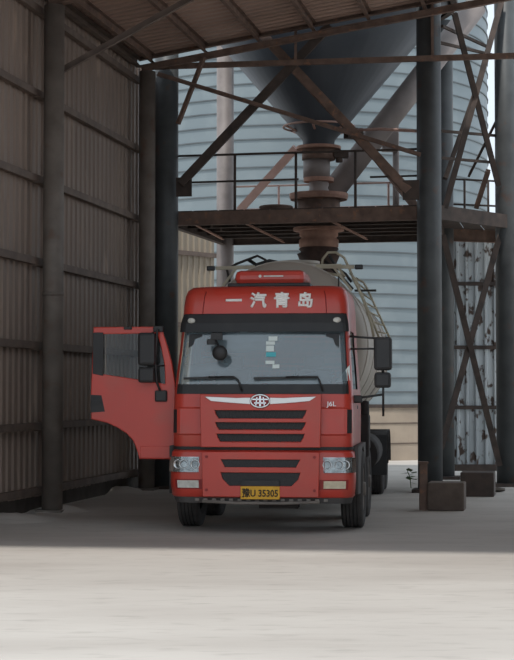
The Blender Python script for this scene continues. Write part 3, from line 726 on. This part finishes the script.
# cab inside
b = MB(); b.box((0, 0.42, 1.70), (2.1, 0.42, 0.36)); b.build('dashboard', 'interior', cab, local=True, bevel=0.04)
b = MB(); b.box((0, 1.1, 1.13), (2.1, 1.7, 0.05)); b.build('cab_floor', 'interior', cab, local=True)
b = MB(); b.tube([(0.52 + 0.22 * math.cos(a), 0.78 + 0.10 * math.sin(a), 1.93 + 0.19 * math.sin(a)) for a in [2 * math.pi * i / 24 for i in range(24)]], 0.016, 8, True); b.beam((0.3, 0.78, 1.93), (0.74, 0.78, 1.93), 0.04, 0.03); b.cyl((0.52, 0.78, 1.93), (0.52, 0.60, 1.78), 0.03, n=10); b.build('steering_wheel', 'black', cab, local=True)
for x in (-0.55, 0.55):
    b = MB(); b.box((x, 1.25, 1.45), (0.52, 0.5, 0.16)); b.box((x, 1.52, 1.82), (0.5, 0.14, 0.66)); b.box((x, 1.54, 2.23), (0.28, 0.1, 0.18)); b.box((x, 1.25, 1.26), (0.36, 0.36, 0.22)); b.build('seat', 'seat', cab, local=True, bevel=0.04)
# things on the windscreen
def wsc(px, py): 
    z = CAMH + (HOR - py) / 77.5; w, yf = interp(z); Yt = TY + yf; X = (px - CX) / F * Yt
    return Vector((X - TX - 0.12 * yf, yf, z))
p = wsc(221, 353) + Vector((0, -0.16, 0))
fm = empty('front_mirror', (0, 0, 0)); fm.parent = tr; ORG[fm.name] = Vector((0, 0, 0))
b = MB(); b.lathe([(0, -0.045), (0.05, -0.04), (0.085, -0.02), (0.098, 0.0), (0.098, 0.03), (0, 0.03)], p, axis='Y', n=24); b.build('mirror_housing', 'black', fm, local=True)
b = MB(); p2 = wsc(216, 338) + Vector((0, -0.12, 0)); b.box(p2 + Vector((0.02, 0, 0.02)), (0.15, 0.07, 0.09)); b.box(p2 + Vector((-0.05, 0, -0.05)), (0.11, 0.06, 0.07), 0.3); b.cyl(p2, p + Vector((0, 0.01, 0.05)), 0.014, n=8); b.build('mirror_bracket', 'black', fm, local=True, bevel=0.015)
for (px, py, w_, h_, m) in ((273, 338.5, 9, 4.5, 'sticker'), (270.5, 343, 9, 3.5, 'sticker'), (270, 348.5, 8, 6, 'sticker'), (271, 354.5, 10, 4.5, 'sticker_blue'), (270, 362.5, 9, 3.5, 'sticker'), (276, 366.5, 7, 4, 'sticker')):
    p = wsc(px, py) + Vector((0, 0.004, 0)); b = MB(); a = w_ / 78 / 2; h = h_ / 78 / 2
    b.add([p + Vector((-a, -h * 0.28, -h)), p + Vector((a, -h * 0.28, -h)), p + Vector((a, h * 0.28, h)), p + Vector((-a, h * 0.28, h))], [(0, 1, 2, 3)]); b.build('windscreen_sticker', m, cab, local=True)
p = wsc(342, 373); b = MB()  # pale four-cornered patch just behind the windscreen
b.add([p + Vector((-0.09, 0.10, -0.12)), p + Vector((0.10, 0.10, -0.10)), p + Vector((0.09, 0.12, 0.10)), p + Vector((0.02, 0.12, 0.02))], [(0, 1, 2, 3)]); b.build('pale_patch', 'sticker', cab, local=True)
# air box on roof
b = MB(); b.box((0.03, 1.25, 3.345), (0.94, 0.9, 0.19)); ab = b.build('roof_air_unit', 'red', tr, local=True, bevel=0.07)
b = MB(); b.box((0.03, 1.2, 3.235), (1.10, 1.05, 0.055)); b.build('unit_base', 'black', ab, local=True, bevel=0.02)
b = MB(); b.box((0.08, 0.796, 3.36), (0.26, 0.008, 0.018)); b.cyl((-0.10, 0.80, 3.36), (-0.10, 0.792, 3.36), 0.02, n=12); b.build('unit_badge', 'lamp_white', ab, local=True)

# ---- bumper
BW = 1.20; BR = 0.20
def bring(z, off=0.0):
    k = (z - 0.78) / 0.32; yf = 0.02 * k * k - 0.0 ; w = BW - 0.025 * k * k + off; yf -= off; bow = 0.05; pts = []; yc = yf + bow + BR
    pts.append((-w, 0.62)); pts.append((-w, yc + 0.05))
    for i in range(9): a = math.pi - (math.pi / 2) * i / 8; pts.append((-w + BR + BR * math.cos(a), yc - BR * math.sin(a)))
    xi = w - BR
    for i in range(1, 40): x = -xi + 2 * xi * i / 40; pts.append((x, yf + bow * (x / xi) ** 2))
    for i in range(9): a = math.pi / 2 - (math.pi / 2) * i / 8; pts.append((w - BR + BR * math.cos(a), yc - BR * math.sin(a)))
    pts.append((w, yc + 0.05)); pts.append((w, 0.62)); return pts
NB = len(bring(0.8))
zz_ = [0.475, 0.50, 0.60, 0.70, 0.80, 0.90, 1.0, 1.055, 1.08]
bv = []
for z in zz_:
    o_ = -0.02 if z in (0.475, 1.08) else 0.0
    bv += [(x, y, z) for x, y in bring(z, o_)]
bm_ = MB().add(bv, [(j * NB + i, j * NB + i + 1, (j + 1) * NB + i + 1, (j + 1) * NB + i) for j in range(len(zz_) - 1) for i in range(NB - 1)], True)
bm_.f.append([(len(zz_) - 1) * NB + i for i in range(NB)]); bm_.sm.append(False); bm_.f.append([i for i in range(NB)][::-1]); bm_.sm.append(False)
bu = smooth_angle(bm_.build('bumper', 'red', tr, local=True), 50)
def bidx(x):   # nearest ring index on front part for x
    rg = bring(0.8); return min(range(2, NB - 2), key=lambda i: abs(rg[i][0] - x))
bp_ = plate('bumper_centre', [(-0.735, 0.50), (0.735, 0.50), (0.745, 1.055), (-0.745, 1.055)],
      [[(-0.52, zq(458.5)), (0.52, zq(458.5)), (0.46, zq(467.5)), (-0.46, zq(467.5))], [(-0.52, zq(471.5)), (0.52, zq(471.5)), (0.49, zq(479)), (0.40, zq(486)), (-0.40, zq(486)), (-0.49, zq(479))]], 0.03, 'red', bu, FRONT(0, -0.012, 0), 0.008)
b = MB(); b.box((0, 0.005 - 0.008, 0.80), (1.12, 0.012, 0.40)); b.build('bumper_mesh', 'grille_mesh', bu, local=True)
for x in (-0.69, 0.69):
    for z in (1.0, 0.58):
        b = MB(); b.cyl((x, -0.03, z), (x, -0.05, z), 0.018, n=10); b.build('bolt_cap', 'red_dark', bu, local=True)
for sx in (-1, 1):
    # vertical seam
    # headlamp
    ia, ib = (4, bidx(-0.80)) if sx < 0 else (bidx(0.80), NB - 5)
    hl = slab([(0.80, 0.006), (0.80, -0.02), (0.995, -0.02), (0.995, 0.006)], bring, ia, ib).build('headlamp', 'lamp_in', bu, local=True)
    # (thing > part > sub-part: bowls share the lamp mesh level)
    slab([(0.802, 0.024), (0.802, 0.014), (0.99, 0.014), (0.99, 0.024)], bring, ia, ib).build('headlamp_cover', 'lens', bu, local=True)
    for k_, x in enumerate((0.87, 0.98, 1.07)):
        rg = bring(0.9, 0.0); i_ = bidx(sx * x); p = rg[i_]
        b = MB(); b.lathe([(0.0, 0.02), (0.03, 0.012), (0.05, -0.004), (0.058, -0.008), (0.062, 0.0)], (p[0], p[1] - 0.008, 0.90), axis='Y', n=16); b.build('headlamp_bowl', 'chrome', bu, local=True)
    ia, ib = (bidx(-1.09), bidx(-0.81)) if sx < 0 else (bidx(0.81), bidx(1.09))
    slab([(0.60, 0.010), (0.60, -0.02), (0.695, -0.02), (0.695, 0.010)], bring, ia, ib).build('fog_lamp', 'lamp_amber' if sx > 0 else 'lamp_white', bu, local=True)
    slab([(0.585, 0.004), (0.585, -0.02), (0.71, -0.02), (0.71, 0.004)], bring, ia - 1, ib + 1).build('fog_lamp_bezel', 'red_dark', bu, local=True)
# lower strip and step tube
lower = slab([(0.405, -0.03), (0.405, -0.06), (0.485, -0.06), (0.485, -0.015)], bring, 1, NB - 2).build('lower_lip', 'fender', tr, local=True)
b = MB(); b.tube([(-0.75, 0.02, 0.43), (-0.3, -0.03, 0.415), (0.3, -0.03, 0.415), (0.75, 0.02, 0.43)], 0.02, 8); b.build('step_tube', 'rim', lower, local=True)
for i in range(16):
    b = MB(); b.box((-0.82 + i * 0.11, 0.02, 0.452), (0.05, 0.03, 0.03)); b.build('lip_cleat', 'rim', lower, local=True)
b = MB(); b.box((0.2, 0.4, 0.36), (0.5, 0.3, 0.06)); b.build('tow_bracket', 'chassis', tr, local=True)
# plate
lp = MB().box((0.0, -0.05, zq(492)), (0.50, 0.012, 0.165)).build('licence_plate', 'yellow', bu, local=True, bevel=0.005)
text('plate_characters', '豫U 35305', 0.12, 'ink', bu, FRONT(0.0, -0.0585, zq(492)), 0.001, 0.86, 0.003)
b = MB(); b.box((0.0, -0.03, zq(482.5)), (0.48, 0.02, 0.07)); b.build('plate_holder', 'black', bu, local=True)
b = MB(); b.box((0.85, -0.02, 0.0), (0.01, 0.01, 0.01))

# ---- open door (exterior faces the camera), placed in truck coordinates
PPM = 76.0
YD = 0.52
def dxy(px, py): return ((px - CX) / PPM - TX - 0.12 * YD, CAMH + (HOR - py) / PPM)
outline = [dxy(*p) for p in ((92.5, 327.5), (155, 327.5), (161, 331), (166, 346), (171, 364), (174, 382), (175, 400), (175, 440), (174, 458), (139.5, 458), (137, 449), (133, 440), (126, 432.5), (117, 427), (106, 422), (90.5, 418.5), (90, 395))]
hole = [dxy(*p) for p in ((94, 333), (157, 332.5), (161, 345), (165, 365), (166, 385), (135, 380), (94, 374))]
cyl_pl = Matrix.Translation((0, YD, 0)) @ Matrix.Rotation(R(90), 4, 'X')
door = plate('door', outline, [hole], 0.05, 'red', tr, cyl_pl, 0.012)
gl = [dxy(*p) for p in ((93, 332), (158, 331.5), (167, 365), (167, 386), (135, 381), (93, 375))]
b = MB(); b.add([(x, YD, z) for x, z in gl], [tuple(range(len(gl)))]); b.build('door_window', 'glass_side', door, local=True)
def dp(name, pts, m, y0, th, bev=0.003): return plate(name, [dxy(*p) for p in pts], [], th, m, door, Matrix.Translation((0, y0, 0)) @ Matrix.Rotation(R(90), 4, 'X'), bev)
dp('rear_pillar_trim', ((91.5, 332.5), (101.5, 332.5), (101.5, 375.5), (91.5, 373.5)), 'black', YD - 0.03, 0.03)
dp('window_divider', ((103.2, 334), (104.2, 334), (104.2, 376), (103.2, 376)), 'rim', YD - 0.0, 0.01, 0.0)
dp('quarter_trim', ((154, 333), (158, 333), (166, 366), (166, 385), (160, 384), (158, 350)), 'black', YD + 0.012, 0.015)
dp('handle_recess', ((89.5, 395), (100, 395.5), (103.5, 411.5), (89.5, 412.5)), 'black', YD - 0.03, 0.012)
b = MB(); x0, z0 = dxy(91, 402); x1, z1 = dxy(100, 403); b.beam((x0, YD - 0.045, z0), (x1, YD - 0.045, z1), 0.02, 0.05); b.build('door_handle', 'black', door, local=True)
dp('sill_strip', ((93, 373.5), (135, 379.3), (167, 384.5), (167, 386.5), (135, 381.5), (93, 375.5)), 'black', YD - 0.025, 0.012, 0.0)
dp('lower_skin', ((140.5, 446.5), (174, 446.5), (173, 457.5), (140.5, 457.5)), 'red', YD - 0.03, 0.02, 0.006)
dp('crease', ((137, 431), (174.5, 431), (174.5, 432.4), (137, 432.4)), 'red_dark', YD - 0.03, 0.006, 0.0)
b = MB(); x0, z0 = dxy(93, 417); x1, z1 = dxy(173, 330); b.box(((x0 + x1) / 2 + 0.15, YD + 0.06, dxy(0, 410)[1]), (0.75, 0.06, 0.36)); b.build('door_trim', 'interior', door, local=True, bevel=0.02)
def mirror_set(parent, xc, y, z_top, side):
    """two-piece mirror on a tube arm. xc: centre; side: +1 cab at smaller x"""
    ms = empty('mirror', (0, 0, 0)); ms.parent = parent; ORG[ms.name] = Vector((0, 0, 0))
    b = MB(); b.box((xc, y, z_top - 0.215), (0.235, 0.11, 0.43)); b.build('mirror_housing', 'black', ms, local=True, bevel=0.04)
    b = MB(); b.box((xc - 0.005, y, z_top - 0.555), (0.215, 0.10, 0.20)); b.build('wide_mirror_housing', 'black', ms, local=True, bevel=0.035)
    b = MB(); b.box((xc, y + 0.057, z_top - 0.215), (0.20, 0.004, 0.38)); b.box((xc, y + 0.052, z_top - 0.555), (0.18, 0.004, 0.165)); b.build('mirror_face', 'mirror_glass', ms, local=True)
    return ms
mx, mz = dxy(148, 333)
ms = mirror_set(door, mx, YD - 0.16, mz, -1)
mr = MB(); ax = dxy(161, 396)
mr.tube([(mx + 0.03, YD - 0.12, mz - 0.02), (mx + 0.13, YD - 0.12, mz + 0.03), (mx + 0.10, YD - 0.10, mz - 0.4), (mx + 0.12, YD - 0.10, mz - 0.64), (ax[0], YD - 0.06, ax[1] + 0.04)], 0.016, 8)
mr.tube([(mx, YD - 0.12, mz - 0.44), (mx + 0.14, YD - 0.05, mz - 0.43), (mx + 0.2, YD - 0.0, mz - 0.43)], 0.013, 8)
mr.tube([(mx + 0.13, YD - 0.12, mz + 0.03), (mx + 0.15, YD, mz + 0.06)], 0.016, 8); mr.build('mirror_arm', 'black', door, local=True)
b = MB(); b.box((ax[0], YD - 0.05, ax[1]), (0.16, 0.07, 0.15)); b.build('mirror_bracket', 'black', door, local=True, bevel=0.02)
b = MB(); hx, hz = dxy(127, 328); b.box((hx, YD - 0.02, hz), (0.11, 0.09, 0.04)); b.build('mirror_mount', 'black', door, local=True, bevel=0.012); b = MB(); hx, hz = dxy(158, 329); b.box((hx, YD - 0.03, hz), (0.13, 0.09, 0.08)); b.build('mirror_mount', 'black', door, local=True, bevel=0.012)

# ---- right mirror on the cab
rm = mirror_set(tr, (386 - CX) / 76.2 - 0.15, 0.40, CAMH + (HOR - 338) / 76.2, 1)
rx_ = (386 - CX) / 76.2 - 0.15; zt_ = CAMH + (HOR - 338) / 76.2
b = MB()
b.tube([(1.06, 0.55, zt_ + 0.02), (1.25, 0.47, zt_ + 0.0), (rx_, 0.44, zt_ - 0.02)], 0.015, 8); b.tube([(1.08, 0.50, zt_ - 0.15), (rx_ - 0.1, 0.44, zt_ - 0.15)], 0.013, 8)
b.tube([(rx_ + 0.0, 0.41, zt_ - 0.4), (rx_, 0.41, zt_ - 1.02)], 0.016, 8); b.tube([(1.12, 0.5, zt_ - 0.80), (rx_, 0.42, zt_ - 0.74)], 0.016, 8); b.build('mirror_arm', 'black', tr, local=True)
b = MB(); b.box((1.20, 0.50, zt_ - 0.80), (0.14, 0.10, 0.10)); b.build('mirror_bracket', 'black', tr, local=True, bevel=0.02)
# closed right door seams / handle
b = MB(); w_, _ = interp(1.5)
b.tube([(1.142, 1.42, 1.12), (1.142, 1.42, 1.85)], 0.006, 6); b.tube([(1.146, 0.34, 1.12), (1.142, 0.36, 1.85)], 0.006, 6); b.build('door_seam', 'black', cab, local=True)
b = MB(); b.box((1.155, 1.28, 1.62), (0.03, 0.16, 0.05)); b.build('door_handle', 'black', cab, local=True, bevel=0.01)

# ---- wheels
def tyre_prof(R0, w):
    h = w / 2; p = [(0.30, -h * 0.72), (0.36, -h * 0.95), (0.44, -h), (R0 - 0.03, -h * 0.93), (R0 - 0.008, -h * 0.82)]
    ng = 4; x0 = -h * 0.80; st = h * 1.6 / (ng + 1)
    for i in range(ng + 1):
        a = x0 + i * st; p.append((R0, a + 0.002)); p.append((R0, a + st - 0.014))
        if i < ng: p += [(R0 - 0.016, a + st - 0.012), (R0 - 0.016, a + st - 0.002)]
    p += [(R0 - 0.008, h * 0.82), (R0 - 0.03, h * 0.93), (0.44, h), (0.36, h * 0.95), (0.30, h * 0.72)]
    return p
def wheel(x, y, sx, dual=False):
    wh = empty('wheel', (x, y, 0.52)); wh.parent = tr; ORG[wh.name] = Vector((0, 0, 0))
    for dx in ((0, -0.33 * sx) if dual else (0,)):
        b = MB(); b.lathe(tyre_prof(0.52, 0.30), (dx, 0, 0), axis='X', n=40, smooth=False); b.build('tyre', 'tyre', wh, local=True)
    b = MB(); k = sx
    pr = [(0.305, 0.11), (0.29, 0.13), (0.27, 0.10), (0.25, 0.02), (0.15, 0.06 if not dual else -0.10), (0.10, 0.07 if not dual else -0.09), (0.09, 0.16 if not dual else 0.04), (0.0, 0.17 if not dual else 0.05)]
    b.lathe([(r, h * k) for r, h in pr], (0, 0, 0), axis='X', n=32)
    for i in range(10):
        a = 2 * math.pi * i / 10; hx = (0.06 if not dual else -0.08) * k
        b.cyl((hx - 0.02 * k, 0.17 * math.cos(a), 0.17 * math.sin(a)), (hx + 0.03 * k, 0.17 * math.cos(a), 0.17 * math.sin(a)), 0.014, n=6)
    b.build('rim', 'rim', wh, local=True)
for sx in (-1, 1):
    wheel(sx * 1.10, 1.40, sx); wheel(sx * 1.08, 3.25, sx)
    wheel(sx * 1.08, 8.4, sx, True); wheel(sx * 1.08, 9.75, sx, True)
# ---- fenders at front wheels (grey cladding with arch)
for sx in (-1, 1):
    pts = [(0.30, 0.52), (0.30, 1.12), (2.06, 1.12), (2.06, 0.80)]
    pts += [(1.40 + 0.60 * math.cos(a), 0.52 + 0.58 * math.sin(a)) for a in [R(25 + 155 * i / 12) for i in range(13)]]
    pts += [(0.80, 0.50)]
    mt = Matrix.Translation((sx * 1.19, 0, 0)) @ Matrix.Rotation(R(90), 4, 'Z') @ Matrix.Rotation(R(90), 4, 'X')
    plate('wheel_arch', pts, [], 0.06, 'fender', tr, mt, 0.008)
    b = MB(); b.lathe([(0.60, -0.16), (0.60, 0.16)], (sx * 1.02, 3.25, 0.52), axis='X', n=20, arc=0.5)
    mg = b.build('mudguard', 'fender', tr, local=True); sm = mg.modifiers.new('t', 'SOLIDIFY'); sm.thickness = 0.02
    for yy in (8.4, 9.75):
        b = MB(); b.lathe([(0.60, -0.34), (0.60, 0.20)], (sx * 1.08, yy, 0.52), axis='X', n=20, arc=0.5)
        mg = b.build('mudguard', 'chassis', tr, local=True); sm = mg.modifiers.new('t', 'SOLIDIFY'); sm.thickness = 0.02
    b = MB(); b.box((sx * 1.02, 7.78, 0.72), (0.56, 0.02, 0.7)); b.build('mudflap', 'black', tr, local=True)
# ---- chassis
for sx in (-1, 1):
    b = MB(); b.channel((sx * 0.42, 0.5, 0.78), (sx * 0.42, 11.6, 0.78), 0.08, 0.28); b.build('chassis_rail', 'chassis', tr, local=True)
b = MB(); b.box((0, 1.1, 0.72), (1.5, 1.2, 0.4)); b.build('engine', 'chassis', tr, local=True, bevel=0.05)
for y in (1.4, 3.25, 8.4, 9.75):
    b = MB(); b.cyl((-0.95, y, 0.5), (0.95, y, 0.5), 0.07, n=12); b.build('axle', 'chassis', tr, local=True)
for y in (2.6, 5.0, 7.2, 11.4):
    b = MB(); b.beam((-0.42, y, 0.78), (0.42, y, 0.78), 0.10, 0.22); b.build('cross_member', 'chassis', tr, local=True)
b = MB(); b.cyl((0.98, 4.6, 0.85), (0.98, 6.6, 0.85), 0.30, n=20); b.build('air_tank', 'chassis', tr, local=True)
b = MB(); b.box((-0.95, 5.4, 0.85), (0.55, 1.6, 0.6)); b.build('fuel_tank', 'fender', tr, local=True, bevel=0.06)
b = MB(); b.box((0.80, 2.25, 1.7), (0.34, 0.24, 1.5)); b.build('air_intake', 'black', tr, local=True, bevel=0.05)
b = MB(); b.box((1.18, 2.6, 1.25), (0.16, 0.4, 0.5)); b.cyl((1.2, 2.5, 1.7), (1.2, 2.5, 0.9), 0.06, n=10); b.build('valve_box', 'chassis', tr, local=True, bevel=0.03)
# ---- tank
TZ, TR_ = 2.52, 1.215
prof = []
for i in range(9):
    a = R(90) * (1 - i / 8); prof.append((TR_ * math.cos(a), 3.05 - 0.50 * math.sin(a)))
prof += [(TR_, 11.3)]
for i in range(1, 9):
    a = R(90) * (i / 8); prof.append((TR_ * math.cos(a), 11.3 + 0.5 * math.sin(a)))
b = MB(); b.lathe(prof, (0, 0, TZ), axis='Y', n=56); tk = b.build('tank', 'tank', tr, local=True)
for y in (3.06, 4.9, 6.9, 8.9, 10.9):
    b = MB(); b.lathe([(TR_ - 0.01, y - 0.03), (TR_ + 0.012, y - 0.025), (TR_ + 0.012, y + 0.025), (TR_ - 0.01, y + 0.03)], (0, 0, TZ), axis='Y', n=56, smooth=False); b.build('weld_band', 'tank', tk, local=True)
for y in (3.6, 5.6, 8.0, 10.6):
    b = MB(); b.box((0, y, 1.12), (1.5, 0.16, 0.5)); b.build('saddle', 'chassis', tk, local=True)
for y in (5.2, 11.0):
    b = MB(); b.lathe([(0.30, TZ + TR_ - 0.05), (0.30, TZ + TR_ + 0.13), (0.34, TZ + TR_ + 0.13), (0.34, TZ + TR_ + 0.17), (0.0, TZ + TR_ + 0.20)], (0, y, 0), n=28, smooth=False); b.build('manhole', 'tank', tk, local=True)
# bolts dots on the front dome + thin seam line
b = MB(); b.tube([(0.80, 2.78 + 0.12, TZ + 0.70), (0.80, 2.9, TZ + 0.98)], 0.012, 6); b.build('vent_line', 'chassis', tk, local=True)
# arms with black marker lamps each side of the tank top
for sx in (-1, 1):
    b = MB(); b.beam((sx * 0.45, 3.1, 3.66), (sx * 1.02, 3.0, 3.64), 0.045, 0.05); b.beam((sx * 0.72, 3.05, 3.64), (sx * 0.98, 3.05, 3.30), 0.035, 0.035); b.build('lamp_arm', 'tank_rail', tk, local=True)
    b = MB(); b.box((sx * 1.09, 3.0, 3.64), (0.12, 0.06, 0.07)); b.build('arm_lamp', 'black', tk, local=True, bevel=0.015)
    # loop handrail on tank shoulder
    yL = 3.5; pts = []
    base = [(0.50, 3.62), (0.52, 3.80), (0.60, 3.90), (0.72, 3.90), (0.84, 3.82), (0.92, 3.66), (0.98, 3.50), (1.06, 3.34)]
    if sx > 0:
        base += [(1.16, 3.10), (1.24, 2.84), (1.28, 2.64)]
    else:
        base = [(0.30, 3.64), (0.34, 3.80), (0.46, 3.86), (0.62, 3.80), (0.78, 3.74), (0.92, 3.66), (0.86, 3.40)]
    b = MB(); b.tube([(sx * x, yL, z) for x, z in base], 0.02, 8); b.build('grab_rail', 'tank_rail' if sx > 0 else 'chassis', tk, local=True)
b = MB(); b.box((0.62, 3.6, 3.70), (0.38, 0.5, 0.03)); b.beam((0.45, 3.36, 3.62), (0.86, 3.36, 3.52), 0.03, 0.04); b.beam((0.86, 3.36, 3.52), (0.74, 3.36, 3.70), 0.03, 0.04); b.build('step_plate', 'tank_rail', tk, local=True)
b = MB(); b.tube([(0.62, 3.5, 3.86), (0.72, 3.55, 3.68), (0.86, 3.55, 3.58), (0.95, 3.55, 3.46)], 0.022, 8); b.tube([(0.55, 3.6, 3.78), (0.78, 3.6, 3.55), (0.96, 3.6, 3.35)], 0.03, 8); b.build('hose', 'black', tk, local=True)
b = MB(); b.tube([(-0.62, 3.7, 3.82), (-0.5, 3.7, 3.74), (-0.30, 3.7, 3.80), (-0.12, 3.7, 3.76)], 0.03, 8); b.build('hose', 'black', tk, local=True)
# side ladder
la = MB(); y0 = 5.0
A0 = Vector((0.93, y0, 3.60)); A1 = Vector((1.29, y0, 2.68)); B0 = Vector((1.10, y0 + 0.15, 3.46)); B1 = Vector((1.46, y0 + 0.15, 2.66))
ld = empty('ladder', (0, 0, 0)); ld.parent = tk; ORG[ld.name] = Vector((0, 0, 0))
la.tube([A0 + Vector((-0.1, 0, 0.1)), A0, A1], 0.018, 8); la.tube([B0 + Vector((-0.18, 0, 0.17)), B0 + Vector((-0.06, 0, 0.1)), B0, B1], 0.018, 8)
for i in range(6):
    k = (i + 0.4) / 6; la.tube([A0.lerp(A1, k), B0.lerp(B1, k)], 0.013, 6)
bpy.data.objects.remove(ld)
la.build('ladder', 'tank_rail', tk, local=True)
b = MB(); b.box((1.08, y0, 3.42), (0.34, 0.1, 0.03)); b.build('ladder_step', 'chassis', tk, local=True)
